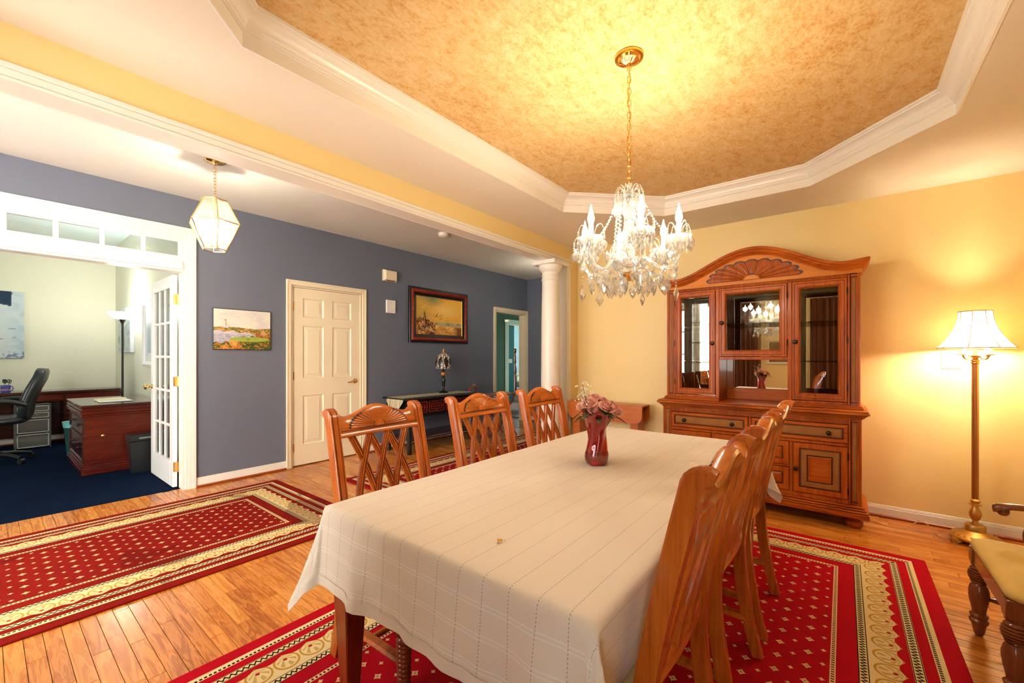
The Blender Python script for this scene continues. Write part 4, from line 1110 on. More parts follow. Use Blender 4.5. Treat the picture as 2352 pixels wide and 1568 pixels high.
# ---- hutch
HH = .700; hl, hr = CY-HH, CY+HH; Z0, Z1 = .858, 1.895
for s_ in (-1, 1):
    m = MB()
    for (z0, z1, d) in ((.858, .872, .022), (.872, .884, .014)): m.box(XH-d, XB, CY+s_*(HH+d), CY+s_*.248, z0, z1, .004)
    part(m, 'hutch_base', MT['caby'])
m = MB(); m.box(XH+.004, XB, hl, hl+.018, .884, Z1); m.box(XH+.004, XB, hr-.018, hr, .884, Z1); m.box(XH+.02, XB, hl+.018, hr-.018, Z1-.02, Z1)
for s_ in (-1, 1): m.box(XH+.02, XB-.015, CY+s_*.265-.009, CY+s_*.265+.009, .860, Z1-.02)
for s_ in (-1, 1): m.box(XH+.02, XB-.015, CY+s_*.274 if s_ > 0 else hl+.018, hr-.018 if s_ > 0 else CY-.274, .884, .902)
m.box(XH+.006, XB-.015, CY-.256, CY+.256, 1.222, 1.245)
part(m, 'hutch_case', MT['cab'])
m = MB(); m.box(XB-.010, XB-.004, hl+.018, hr-.018, .86, Z1-.02); part(m, 'hutch_back', MT['cab'])
for (a, b, c0, d) in ((hl+.02, CY-.276, .904, Z1-.022), (CY-.254, CY+.254, 1.247, Z1-.022), (CY+.276, hr-.02, .904, Z1-.022), (CY-.254, CY+.254, .962, 1.22)):
    m = MB(); m.box(XB-.0145, XB-.0105, a, b, c0, d); part(m, 'mirror_panel', MT['mirror'], 0)
m = MB(); m.box(XB-.03, XB-.0145, CY-.254, CY+.254, .859, .962, .003); part(m, 'niche_backboard', MT['caby'])
# face frame
m = MB()
for (a, b) in ((hl, hl+.012), (hl+.060, hl+.074), (hr-.074, hr-.060), (hr-.012, hr)): frame_x(m, XH+.03, .032, a, b, .884, 1.862)
for (a, b) in ((hl+.012, hl+.060), (hr-.060, hr-.012)): frame_x(m, XH+.03, .018, a, b, .884, 1.862)
for s_ in (-1, 1): frame_x(m, XH+.03, .028, CY+s_*.265-.014, CY+s_*.265+.014, .884, 1.842)
frame_x(m, XH+.03, .028, hl+.074, hr-.074, 1.838, 1.866); frame_x(m, XH+.03, .028, CY-.251, CY+.251, 1.222, 1.247)
for s_ in (-1, 1): frame_x(m, XH+.03, .028, hl+.074 if s_ < 0 else CY+.279, CY-.279 if s_ < 0 else hr-.074, .884, .906)
part(m, 'face_frame', MT['cab'])
for (a, b) in ((hl+.012, hl+.060), (hr-.060, hr-.012)): pilaster(XH+.012, a, b, .884, 1.862)
m = MB()
for k in range(3): m.tube([(XH+.001, hl+.076, 1.846+.009*k), (XH+.001, hr-.076, 1.846+.009*k)], .0046, 8)
part(m, 'reeded_strip', MT['cabcarve'], 60)
def glass_door(y0, y1, z0, z1, ky, kz, hy, hz):
    m = MB(); x = XH+.004
    moulded_frame(m, x, y0, y1, z0, z1, 0, [(0, -.02), (0, .010), (.004, .014), (.012, .014), (.015, .010), (.036, .010), (.039, .015), (.043, .015), (.050, .004), (.054, -.004), (.054, -.016)])
    d = part(m, 'glass_door', MT['cab'], 25)
    m = MB(); moulded_frame(m, x, y0+.0155, y1-.0155, z0+.0155, z1-.0155, 0, [(0, .0102), (.0025, .0108)]); moulded_frame(m, x, y0+.036, y1-.036, z0+.036, z1-.036, 0, [(0, .0102), (.0018, .0125)]); m.build('glaze_line', MT['cabdark'], d, 0, True)
    m = MB(); q = .052; m.box(x+.006, x+.010, y0+q, y1-q, z0+q, z1-q); m.build('glass_pane', MT['clear'], d, 0, True)
    knob(d, x-.012, ky, kz, .0175)
    for z_ in hz: m = MB(); m.tube([(XH-.009, hy, z_-.026), (XH-.009, hy, z_+.026)], .0042, 8); m.build('hinge', MT['bronze'], d, 40, True)
glass_door(hl+.077, CY-.282, .910, 1.836, CY-.282-.020, 1.365, hl+.075, (1.02, 1.37, 1.74))
glass_door(CY+.282, hr-.077, .910, 1.836, CY+.282+.020, 1.365, hr-.075, (1.02, 1.37, 1.74))
glass_door(CY-.248, CY+.248, 1.250, 1.836, CY+.248-.020, 1.54, CY-.250, (1.36, 1.74))
for (a, b, zs) in ((hl+.02, CY-.276, (1.21, 1.52)), (CY+.276, hr-.02, (1.21, 1.52)), (CY-.254, CY+.254, (1.53,))):
    for z_ in zs: m = MB(); m.box(XH+.04, XB-.016, a, b, z_-.004, z_+.004, .001); part(m, 'glass_shelf', MT['shelfglass'], 0)
# arched pediment board, fan, cornice
PW_ = HH+.012
def arch(y):            # underside of cornice = top of pediment board
    u = abs(y-CY)/PW_
    return 1.890+.205*(.5+.5*math.cos(PI*min(1, u/.86)))**.92+(.012*((u-.86)/.14)**1.4 if u > .86 else 0)
NY = 56; ys_ = [CY-PW_+2*PW_*i/NY for i in range(NY+1)]
m = MB(); rr = []
for y in ys_: rr.append([(XH+.022, y, 1.866), (XH-.004, y, 1.866), (XH-.004, y, arch(y)), (XH+.022, y, arch(y))])
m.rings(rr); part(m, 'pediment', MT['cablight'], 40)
m = MB(); steps = [(-.004, -.004), (.006, -.004), (.008, .004), (.012, .010), (.022, .018), (.030, .030), (.030, .036), (.036, .040), (.042, .046), (.042, .060), (.036, .066), (-.02, .068)]
rr = []
for i, y in enumerate(ys_):
    dz = (arch(min(y+.005, CY+PW_))-arch(max(y-.005, CY-PW_)))/.01; n = math.hypot(1, dz); ny_, nz_ = -dz/n, 1/n
    if abs(y-CY) > PW_*.8: ny_, nz_ = 0, 1
    rr.append([(XH-d, y+ny_*h*.9, arch(y)+nz_*h) for d, h in steps])
# return ends flare outward
def flare(ring, s_): return [(p[0], p[1]+s_*(XH-p[0])*1.0, p[2]+(XH-p[0])*.12) for p in ring]
rr[0] = flare(rr[0], -1); rr[-1] = flare(rr[-1], 1)
m.rings(rr, False, False); part(m, 'cornice', MT['caby'], 30)
for s_ in (-1, 1):
    m = MB(); y = CY+s_*PW_; ring = [(y+s_*d*1.0, arch(y)+h+d*.12) for d, h in steps]
    m.rings([[(XH-d, q[0], q[1]) for (d, h), q in zip(steps, ring)], [(XB, q[0], q[1]) for q in ring]], False, False); part(m, 'cornice_return', MT['cab'], 30)
m = MB(); m.box(XH+.01, XB, hl, hr, Z1-.02, Z1+.01); part(m, 'hutch_top', MT['cab'], 0)
def fc(a, b, d): return (XH-.0045-d, CY-a, 1.893+b)
m = MB(); fan_plate(m, .345, .165, 11, -.002, .0008, fc); part(m, 'carving_ground', MT['cabdark'], 30)
m = MB(); fan(m, .340, .160, 11, .05, .013, fc, True); fan(m, .335, .150, 33, .05, .006, lambda a, b, d: fc(a, b, d+.004), False); part(m, 'carved_fan', MT['cabcarve'], 50)
m = MB(); 
for (r_, h0) in ((.062, .012), (.052, .016)): m.prism([(r_*math.cos(PI*k/18), r_*.62*math.sin(PI*k/18)) for k in range(19)], 0, h0, fc)
for k in range(13):
    a = PI*(k+.5)/13; p = fc(.057*math.cos(a), .057*.62*math.sin(a), .013); m.ball(p, .0045, 6, 4)
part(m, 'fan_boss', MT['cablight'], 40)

# ------------------------------------------------------------------ chandelier
CX_, CYc = 1.868, .782
ch = thing('chandelier', 'crystal chandelier with lit candle bulbs hanging over the dining table', 'chandelier', (CX_, CYc, 1.50))
def cpart(m, name, mat, ang=40, parent=None): return m.build(name, mat, parent or ch, ang, True)
m = MB(); m.lathe([(.0, ZT-.040), (.012, ZT-.040), (.016, ZT-.034), (.045, ZT-.024), (.048, ZT-.018), (.052, ZT-.012), (.064, ZT-.011), (.066, ZT-.003), (.064, ZT)], 32, (CX_, CYc, 0)); cp = cpart(m, 'ceiling_canopy', MT['gold'])
m = MB()
for k in range(24):
    a = 2*PI*k/24; m.tube([(CX_+.014*math.cos(a), CYc+.014*math.sin(a), ZT-.036), (CX_+.03*math.cos(a), CYc+.03*math.sin(a), ZT-.031), (CX_+.045*math.cos(a), CYc+.045*math.sin(a), ZT-.0235)], .003, 5)
cpart(m, 'canopy_ribs', MT['brass'], 60, cp)
def link_mesh(L, w_, r, mat):
    m = MB(); pts = []
    for k in range(16):
        a = 2*PI*k/16; s_ = math.sin(a); c = math.cos(a); pts.append((w_*c, 0, (L/2-w_)*(1 if s_ > 0 else -1)*min(1, abs(s_)*3)+w_*s_))
    m.tube(pts, r, 6, True); return m.mesh('chain_link', mat, 60)
def chain(parent, x, y, z0, z1, mat, L=.034, w_=.0085, r=.0017):
    me = link_mesh(L, w_, r, mat); n = int((z1-z0)/(L-2.6*r*1.5)); st_ = (z1-z0)/n; base = wloc(parent)
    for k in range(n):
        o = bpy.data.objects.new('chain_link', me); C.objects.link(o); o.parent = parent
        o.location = Vector((x, y, z0+st_*(k+.5)))-base; o.rotation_euler = (0, 0, R(90)*(k % 2)+.5)
chain(ch, CX_, CYc, 2.055, ZT-.038, MT['gold'])
m = MB(); m.tube([(CX_+.004, CYc, 2.05)]+[(CX_+.006*math.sin(k*1.9), CYc+.006*math.cos(k*1.9), 2.08+.525*k/9) for k in range(10)], .0022, 6); cpart(m, 'lamp_cord', MT['gold'], 60)
# centre stem
m = MB(); m.lathe([(0, 1.600), (.008, 1.602), (.012, 1.612), (.006, 1.618), (.022, 1.622), (.028, 1.632), (.02, 1.640), (0, 1.642)], 20, (CX_, CYc, 0)); cpart(m, 'finial', MT['gold'])
m = MB(); m.lathe([(.02, 1.638), (.05, 1.645), (.070, 1.660), (.080, 1.680), (.082, 1.690), (.076, 1.692), (.06, 1.675), (.0, 1.66)], 30, (CX_, CYc, 0)); cpart(m, 'crystal_bowl', MT['crystal'])
m = MB(); m.lathe([(.010, 1.66), (.022, 1.70), (.030, 1.725), (.018, 1.75), (.012, 1.77), (.024, 1.80), (.032, 1.83), (.020, 1.865), (.011, 1.885), (.014, 1.92), (.020, 1.95), (.012, 1.985), (.007, 2.0), (.007, 2.035), (.011, 2.045), (.004, 2.06)], 18, (CX_, CYc, 0)); cpart(m, 'stem', MT['crystal'])
m = MB(); m.lathe([(.01, 1.975), (.04, 1.985), (.052, 1.99), (.05, 1.995), (.01, 1.985)], 24, (CX_, CYc, 0)); cpart(m, 'upper_dish', MT['crystal'])
dropm = {}
def drop_mesh(kind):
    if kind in dropm: return dropm[kind]
    m = MB()
    prof = {'pend': [(.0005, 0), (.009, .012), (.016, .026), (.013, .036), (.004, .046), (.001, .052)], 'kite': [(.0005, 0), (.013, .016), (.017, .024), (.006, .04), (.001, .046)],
            'spear': [(.0005, 0), (.005, .018), (.0055, .04), (.001, .062)], 'bead': [(.0005, 0), (.005, .002), (.007, .007), (.005, .012), (.0005, .014)]}[kind]
    h = prof[-1][1]
    m.lathe([(r, z-h) for r, z in prof], 8 if kind != 'spear' else 6, sy=.5 if kind in ('pend', 'kite') else 1.0)
    dropm[kind] = m.mesh('crystal_drop', MT['crystal'], 0); return dropm[kind]
rs_ = random.Random(4)
def hang(x, y, z, kind, parent=None, sc_=1.0):
    p = parent or ch; o = bpy.data.objects.new('crystal_drop', drop_mesh(kind)); C.objects.link(o); o.parent = p
    o.location = Vector((x, y, z))-wloc(p); o.rotation_euler = (0, 0, rs_.random()*3.1); o.scale = (sc_,)*3
def strand(parent, p0, p1, n, sag, name='bead_strand'):
    m = MB()
    for k in range(n+1):
        t_ = k/n; m.ball((p0[0]+(p1[0]-p0[0])*t_, p0[1]+(p1[1]-p0[1])*t_, p0[2]+(p1[2]-p0[2])*t_-sag*4*t_*(1-t_)), .0048, 6, 4)
    cpart(m, name, MT['crystal'], 0, parent)
back = math.atan2(-CYc, -CX_)
for i in range(6):
    a = back+R(12.6)+i*R(60); ca, sa = math.cos(a), math.sin(a); Rr = .220
    P = lambda r, z, da=0: (CX_+r*math.cos(a+da), CYc+r*math.sin(a+da), z)
    m = MB(); m.tube(spline([P(.02, 1.70), P(.06, 1.705), P(.10, 1.68), P(.145, 1.645), P(.195, 1.652), P(.225, 1.70), P(.220, 1.755)], 5), .0085, 8); arm = cpart(m, 'arm', MT['crystal'], 60)
    bx, by = CX_+Rr*ca, CYc+Rr*sa
    m = MB(); prof = [(.012, 1.752), (.034, 1.758), (.050, 1.770), (.054, 1.776), (.048, 1.777), (.02, 1.766), (.012, 1.770)]; m.lathe(prof, 20, (bx, by, 0)); cpart(m, 'drip_dish', MT['crystal'], 30, arm)
    m = MB(); m.lathe([(.011, 1.765), (.011, 1.832), (.0, 1.834)], 12, (bx, by, 0)); cpart(m, 'candle_sleeve', MT['candle'], 40, arm)
    m = MB(); m.lathe([(.006, 1.832), (.0125, 1.844), (.0155, 1.858), (.0125, 1.876), (.0062, 1.896), (.0022, 1.915), (.0, 1.922)], 10, (bx, by, 0)); cpart(m, 'candle_bulb', MT['bulb'], 60, arm)
    point('candle_light', Vector((bx, by, 1.866))-wloc(ch), CHAND_W, WARM, .026, ch)
    for k in range(12):
        b = a+2*PI*k/12; dx, dy = math.cos(b), math.sin(b)
        hang(bx+.049*dx, by+.049*dy, 1.770, ('pend', 'kite', 'spear')[k % 3], arm, 1.0+.1*(k % 2))
    for k in range(4):   # arching whips above the dish with beads
        b = a+PI/4+PI/2*k; dx, dy = math.cos(b), math.sin(b)
        m = MB(); m.tube(spline([(bx+.012*dx, by+.012*dy, 1.775), (bx+.024*dx, by+.024*dy, 1.822), (bx+.044*dx, by+.044*dy, 1.832), (bx+.056*dx, by+.056*dy, 1.806)], 4), .0018, 5); cpart(m, 'whip', MT['crystal'], 60, arm)
        strand(arm, (bx+.056*dx, by+.056*dy, 1.803), (bx+.058*dx, by+.058*dy, 1.770), 3, 0); hang(bx+.058*dx, by+.058*dy, 1.764, 'pend', arm)
    a2 = a+R(60)
    strand(arm, P(.215, 1.745), (CX_+.215*math.cos(a2), CYc+.215*math.sin(a2), 1.745), 12, .055)
    strand(arm, P(.20, 1.645), P(.09, 1.648), 8, .03)
    hang(*P(.197, 1.640), 'kite', arm, 1.35); hang(*P(.145, 1.632), 'pend', arm, 1.25); hang(*P(.07, 1.640), 'pend', arm, 1.1); hang(*P(.17, 1.60, .3), 'kite', arm, 1.3); hang(*P(.12, 1.60, -.35), 'pend', arm, 1.3)
    hang(*P(.11, 1.685), 'spear', arm, 1.1)
    for k in range(7):
        hang(*P(.215-.008*abs(k-3), 1.742-.018*(3-abs(k-3)), R(60)*(k+.5)/7), ('kite', 'bead', 'pend')[k % 3], arm, 1.15)
    for k in range(5):
        hang(*P(.20-.026*k, 1.632-.012*(2-abs(k-2)), .06), ('bead', 'spear')[k % 2], arm, 1.1)
    hang(*P(.215, 1.575, .52), 'kite', arm, 1.5); hang(*P(.06, 1.60, .5), 'pend', arm, 1.4); strand(arm, P(.215, 1.62, .52), P(.215, 1.578, .52), 3, 0)
    strand(arm, P(.066, 1.965), P(.205, 1.765), 18, .03)
    # top whips
    for k in range(2):
        b = a+R(30)*k; dx, dy = math.cos(b), math.sin(b)
        m = MB(); m.tube(spline([(CX_+.02*dx, CYc+.02*dy, 1.992), (CX_+.03*dx, CYc+.03*dy, 2.03), (CX_+.05*dx, CYc+.05*dy, 2.038), (CX_+.064*dx, CYc+.064*dy, 2.008)], 4), .0018, 5); cpart(m, 'whip', MT['crystal'], 60)
        strand(ch, (CX_+.064*dx, CYc+.064*dy, 2.004), (CX_+.066*dx, CYc+.066*dy, 1.975), 3, 0); hang(CX_+.066*dx, CYc+.066*dy, 1.97, ('pend', 'spear')[k], None, 1.1)
        hang(CX_+.046*dx, CYc+.046*dy, 1.985, ('kite', 'pend')[k], None, 1.1)
        strand(ch, (CX_+.05*dx, CYc+.05*dy, 1.985), (CX_+.075*dx, CYc+.075*dy, 1.70), 16, 0)

# ------------------------------------------------------------------ hall lanterns
def lantern(x, y, label, watt):
    ln = thing('pendant_lantern', label, 'lantern', (x, y, 2.05), 0, 'brass hall lanterns')
    m = MB(); m.lathe([(.0, HZ-.032), (.012, HZ-.032), (.016, HZ-.022), (.055, HZ-.014), (.068, HZ-.006), (.070, HZ)], 28, (x, y, 0)); m.build('ceiling_canopy', MT['brass'], ln, 40, True)
    chain(ln, x, y, 2.462, HZ-.03, MT['brass'], .030, .0085, .0018)
    m = MB(); m.lathe([(.085, 2.437), (.06, 2.448), (.02, 2.456), (.006, 2.468), (0, 2.470)], 24, (x, y, 0)); m.build('cap', MT['brass'], ln, 40, True)
    n = 6; a0 = R(20)
    def hexp(r, z): return [(x+r*math.cos(a0+2*PI*k/n), y+r*math.sin(a0+2*PI*k/n), z) for k in range(n)]
    top, mid, bot = hexp(.085, 2.437), hexp(.172, 2.262), hexp(.080, 2.062)
    m = MB()
    for k in range(n):
        k2 = (k+1) % n
        for a, b in ((top[k], mid[k]), (mid[k], bot[k]), (top[k], top[k2]), (mid[k], mid[k2]), (bot[k], bot[k2])): m.tube([a, b], .0042, 6)
    m.build('frame', MT['brass'], ln, 60, True)
    for k in range(n):
        k2 = (k+1) % n
        for q in ((top[k], top[k2], mid[k2], mid[k]), (mid[k], mid[k2], bot[k2], bot[k])):
            m = MB(); m.add(q, [(0, 1, 2, 3)]); m.build('glass_pane', MT['lantern_glass'], ln, 0, True)
    m = MB(); m.add(bot, [tuple(range(n))]); m.build('glass_pane', MT['lantern_glass'], ln, 0, True)
    m = MB(); m.tube([(x, y, 2.10), (x, y, 2.437)], .005, 8); m.lathe([(0, 2.085), (.02, 2.09), (.02, 2.1), (0, 2.105)], 14, (x, y, 0))
    cl = m.build('candle_cluster', MT['brass'], ln, 40, True)
    for k in range(3):
        b = a0+2*PI*k/3; px, py = x+.042*math.cos(b), y+.042*math.sin(b)
        m = MB(); m.tube(spline([(x, y, 2.10), (x+.025*math.cos(b), y+.025*math.sin(b), 2.088), (px, py, 2.105), (px, py, 2.125)], 4), .0035, 6); m.build('candle_arm', MT['brass'], cl, 60, True)
        m = MB(); m.lathe([(.010, 2.12), (.010, 2.18), (0, 2.182)], 10, (px, py, 0)); m.build('candle_sleeve', MT['candle'], cl, 40, True)
        m = MB(); m.lathe([(.007, 2.18), (.014, 2.198), (.0175, 2.222), (.013, 2.245), (.004, 2.268), (0, 2.272)], 10, (px, py, 0)); m.build('candle_bulb', MT['flame2'], cl, 60, True)
        point('lantern_light', Vector((px, py, 2.226))-Vector((x, y, 2.05)), watt/3, WARM2, .026, ln)
lantern(1.10, 3.76, 'lit brass and glass lantern hanging in front of the office doorway', LANTERN_W)
lantern(5.60, 3.575, 'lit lantern at the far end of the hall, hidden behind the column', LANTERN_W*.8)

# ------------------------------------------------------------------ floor lamp
FX, FY = 4.128, -.695
fl = thing('floor_lamp', 'lit brass floor lamp with bell shade and three candle arms', 'lamp', (FX, FY, 0))
m = MB(); prof = [(.118, .022), (.126, .030), (.128, .040), (.118, .050), (.105, .055), (.090, .062), (.085, .066), (.064, .076), (.052, .084), (.050, .118), (.046, .124), (.018, .128)]
m.lathe(prof, 40, (FX, FY, 0)); bs = m.build('base', MT['antique'], fl, 40, True)
for k in range(4):
    a = R(35)+PI/2*k; m = MB(); d = Vector((math.cos(a), math.sin(a), 0)); sd = Vector((-d.y, d.x, 0)); rr = []
    for (r_, z0, z1, w_) in ((.085, .022, .045, .018), (.11, .012, .042, .026), (.13, .004, .036, .022), (.142, .0, .022, .016), (.148, .0, .012, .010)):
        c = Vector((FX, FY, 0))+d*r_; rr.append([tuple(c-sd*w_+Vector((0, 0, z0))), tuple(c+sd*w_+Vector((0, 0, z0))), tuple(c+sd*w_*.7+Vector((0, 0, z1))), tuple(c-sd*w_*.7+Vector((0, 0, z1)))])
    m.rings(rr); m.build('foot', MT['antique'], bs, 40, True)
m = MB()
for k in range(20):
    a = 2*PI*k/20; m.ball((FX+.107*math.cos(a), FY+.107*math.sin(a), .055), .0062, 6, 4)
m.build('base_beading', MT['antique'], bs, 60, True)
m = MB(); m.lathe([(.018, .128), (.016, .14), (.014, .15), (.024, .168), (.031, .188), (.030, .205), (.018, .235), (.014, .25), (.030, .256), (.032, .262), (.018, .268), (.024, .278), (.026, .286), (.017, .295)], 24, (FX, FY, 0)); m.build('urn', MT['antique'], fl, 40, True)
m = MB(); ring = []
for z_ in (.292, 1.205):
    ring.append([(FX+(.0165+.0012*math.cos(9*2*PI*k/36))*math.cos(2*PI*k/36), FY+(.0165+.0012*math.cos(9*2*PI*k/36))*math.sin(2*PI*k/36), z_) for k in range(36)])
m.rings(ring); m.build('pole', MT['copper'], fl, 60, True)
m = MB(); m.lathe([(.017, 1.20), (.022, 1.204), (.022, 1.212), (.017, 1.215), (.022, 1.220), (.022, 1.228), (.012, 1.233), (.016, 1.240), (.034, 1.250), (.036, 1.256), (.012, 1.262), (.010, 1.30)], 24, (FX, FY, 0)); m.build('collar', MT['antique'], fl, 40, True)
pic = math.atan2(-.7844, .6203)
for k, a in enumerate((pic, pic+PI, pic+PI*1.5)):
    d = Vector((math.cos(a), math.sin(a), 0)); c = Vector((FX, FY, 0)); Lr = .085
    pt = lambda r_, z_: tuple(c+d*r_+Vector((0, 0, z_)))
    m = MB(); m.tube(spline([pt(.01, 1.245), pt(.03, 1.250), pt(.048, 1.233), pt(.07, 1.236), pt(Lr, 1.258)], 5), .005, 8); am = m.build('arm', MT['antique'], fl, 60, True)
    m = MB(); m.lathe([(.008, 1.256), (.030, 1.260), (.032, 1.264), (.012, 1.264)], 18, pt(Lr, 0)); m.build('drip_dish', MT['candle'], am, 40, True)
    m = MB(); m.lathe([(.0145, 1.262), (.0145, 1.318), (0, 1.319)], 14, pt(Lr, 0)); m.build('candle_sleeve', MT['candle'], am, 40, True)
    m = MB(); m.lathe([(.012, 1.318), (.020, 1.335), (.024, 1.36), (.018, 1.39), (0, 1.402)], 12, pt(Lr*.9, 0)); m.build('bulb', MT['bulb'], am, 60, True)
    point('lamp_light', Vector(pt(Lr*.9, 1.345))-Vector((FX, FY, 0)), FLOORLAMP_W*.28, WARM, .03, fl)
point('lamp_light', (0, 0, 1.43), FLOORLAMP_W*.16, WARM, .03, fl)
m = MB(); m.tube([(FX, FY, 1.29), (FX, FY, 1.56)], .004, 8); m.build('harp_stem', MT['antique'], fl, 60, True)
def shr(t_): return .078+.098*t_**2.1+.006*t_
rings = []
for j in range(13):
    t_ = j/12; z_ = 1.552-.245*t_; rings.append([(FX+shr(t_)*math.cos(2*PI*k/48), FY+shr(t_)*math.sin(2*PI*k/48), z_) for k in range(48)])
m = MB(); m.rings(rings, True, False); sh = m.build('lamp_shade', MT['shade'], fl, 60, True)
MT['piping'] = plain('brown_piping', (.34, .15, .05), .7)
for k in range(8):
    a = 2*PI*k/8+.45; m = MB(); m.tube([(FX+(shr(j/12)+.001)*math.cos(a), FY+(shr(j/12)+.001)*math.sin(a), 1.552-.245*j/12) for j in range(13)], .0026, 5); m.build('rib_piping', MT['piping'], sh, 60, True)
for t_ in (0, 1):
    m = MB(); m.tube([(FX+shr(t_)*math.cos(2*PI*k/40), FY+shr(t_)*math.sin(2*PI*k/40), 1.552-.245*t_) for k in range(40)], .0034, 6, True); m.build('rim_piping', MT['piping'], sh, 60, True)
m = MB(); m.tube(spline([(4.20, -.10, .004), (4.16, -.20, .004), (4.12, -.33, .004), (4.20, -.42, .05), (4.22, -.47, .045), (4.12, -.52, .004), (4.06, -.575, .02), (4.075, -.60, .04)], 7), .0028, 6)
tag(m.build('power_cord', MT['cordgold'], None, 60), 'thin gold lamp cord looping along the floor by the yellow wall', 'cord')

# ------------------------------------------------------------------ picture painting helpers
def vnoise(x, y, seed=0):
    rng = np.random.RandomState(seed); g = rng.rand(64, 64)
    xi = np.floor(x).astype(int); yi = np.floor(y).astype(int); fx = x-xi; fy = y-yi; fx = fx*fx*(3-2*fx); fy = fy*fy*(3-2*fy)
    G = lambda a, b: g[a % 64, b % 64]
    return (G(xi, yi)*(1-fx)+G(xi+1, yi)*fx)*(1-fy)+(G(xi, yi+1)*(1-fx)+G(xi+1, yi+1)*fx)*fy
def fbm(x, y, seed=0, o=4): return sum(vnoise(x*2**k, y*2**k, seed+k)*.5**k for k in range(o))/(2-.5**(o-1))
def lerp(a, b, t_): t_ = np.clip(t_, 0, 1)[..., None]; return np.asarray(a)*(1-t_)+np.asarray(b)*t_
def put(img, mask, col): m_ = np.clip(mask, 0, 1)[..., None]; return img*(1-m_)+np.asarray(col)*m_
def canvas(name, img, f, parent):
    """img [h,w,3] linear colours, row 0 = bottom; f(u,v)->xyz"""
    h, w_, _ = img.shape; m = MB(); m.grid(w_-1, h-1, f); m.col = img.reshape(-1, 3); return m.build(name, MT['canvas'], parent, 0)
def streaks(img, n, seed, ax, bx, ay, by, ang0, ang1, L0, L1, cols, wd=.004):
    rng = np.random.RandomState(seed); h, w_, _ = img.shape; V, U = np.mgrid[0:h, 0:w_]; U = U/(w_-1); V = V/(h-1)
    for i in range(n):
        x0 = rng.uniform(ax, bx); y0 = rng.uniform(ay, by); a = R(rng.uniform(ang0, ang1)); L = rng.uniform(L0, L1)
        dx, dy = math.cos(a), math.sin(a); s_ = (U-x0)*dx+(V-y0)*dy; d = np.abs(-(U-x0)*dy+(V-y0)*dx)
        img = put(img, ((s_ > 0) & (s_ < L))*np.clip(1.6-d/wd, 0, 1), cols[i % len(cols)])
    return img
S = lambda r, g, b: np.array(srgb(r, g, b))
# lighthouse print
h, w_ = 150, 190; V, U = np.mgrid[0:h, 0:w_]; U = U/(w_-1); V = V/(h-1)
n1 = fbm(U*5, V*7, 1); n2 = fbm(U*14, V*16, 9); n3 = fbm(U*30, V*34, 21)
img = lerp(S(236, 226, 208), S(214, 206, 200), (n1-.35)*2); img = put(img, np.clip((n2-.55)*4, 0, .6), S(250, 236, 208))
img = put(img, V < .50+.015*np.sin(U*9), lerp(S(186, 178, 186), S(110, 124, 160), (n3-.3)*1.8)); img = put(img, (V < .50)*(np.abs(np.sin(V*90+n2*6)) > .93), S(226, 218, 220))
img = put(img, (V < .5)*(V > .38)*(U < .75), lerp(S(222, 205, 190), S(190, 190, 205), (n2-.3)*2))
land = .545+.02*np.sin(U*7)+.03*(n2-.5); lo = .455-.10*np.clip((U-.3)*1.4, 0, 1)+.02*np.sin(U*25)
img = put(img, (V < land)*(V > lo), lerp(S(140, 130, 60), S(206, 140, 74), (n2-.3)*2.4)); img = put(img, (V < land)*(V > lo)*(n3 > .56), S(120, 118, 44)); img = put(img, (V < land)*(V > lo)*(n3 < .38), S(220, 170, 104))
img = put(img, (U > .72)*(V < .42+.06*np.sin(U*12))*(V > .30), lerp(S(206, 110, 44), S(150, 100, 40), (n3-.3)*2.4))
green = (((U-.62)/.36)**2+((V-.255)/.065)**2 < 1)
cl = (V < .16+.17*np.clip((U-.16)*2.6, 0, 1)-.05*np.clip((U-.7)*2, 0, 1)+.02*np.sin(U*40))
img = put(img, cl, lerp(S(92, 108, 30), S(44, 66, 24), (n2-.3)*2.4)); img = put(img, cl*(n2 > .50)*(U < .55), S(222, 150, 74)); img = put(img, cl*(n3 > .60), S(196, 116, 44)); img = put(img, cl*(n3 < .36), S(56, 84, 36))
img = put(img, (((U-.33)/.07)**2+((V-.17)/.10)**2 < 1), lerp(S(236, 178, 96), S(200, 130, 52), (n3-.3)*2)); img = put(img, green, lerp(S(150, 168, 60), S(176, 186, 88), n2))
for (a, b, c, d, cc) in ((.175, .215, .56, .71, (232, 220, 200)), (.182, .208, .71, .745, (196, 130, 80)), (.20, .214, .58, .71, (200, 150, 110)), (.15, .245, .535, .575, (214, 214, 216)), (.575, .585, .235, .27, (30, 24, 40)), (.60, .612, .235, .275, (30, 24, 40))):
    img = put(img, (U > a)*(U < b)*(V > c)*(V < d), S(*cc))
px0, px1, pz0, pz1 = 1.392, 1.919, 1.318, 1.727
pc = thing('wall_picture', 'unframed seaside golf print with a lighthouse on the slate blue wall', 'picture', ((px0+px1)/2, HN-.001, pz0))
m = MB(); m.box(px0, px1, HN-.020, HN-.0005, pz0, pz1, .002); m.build('backing_board', MT['ebony'], pc, 30, True)
o = canvas('print', img*.9, lambda u, v: (px0+.006+(px1-px0-.012)*u-(px0+px1)/2, -.0205, .006+(pz1-pz0-.012)*v), pc)
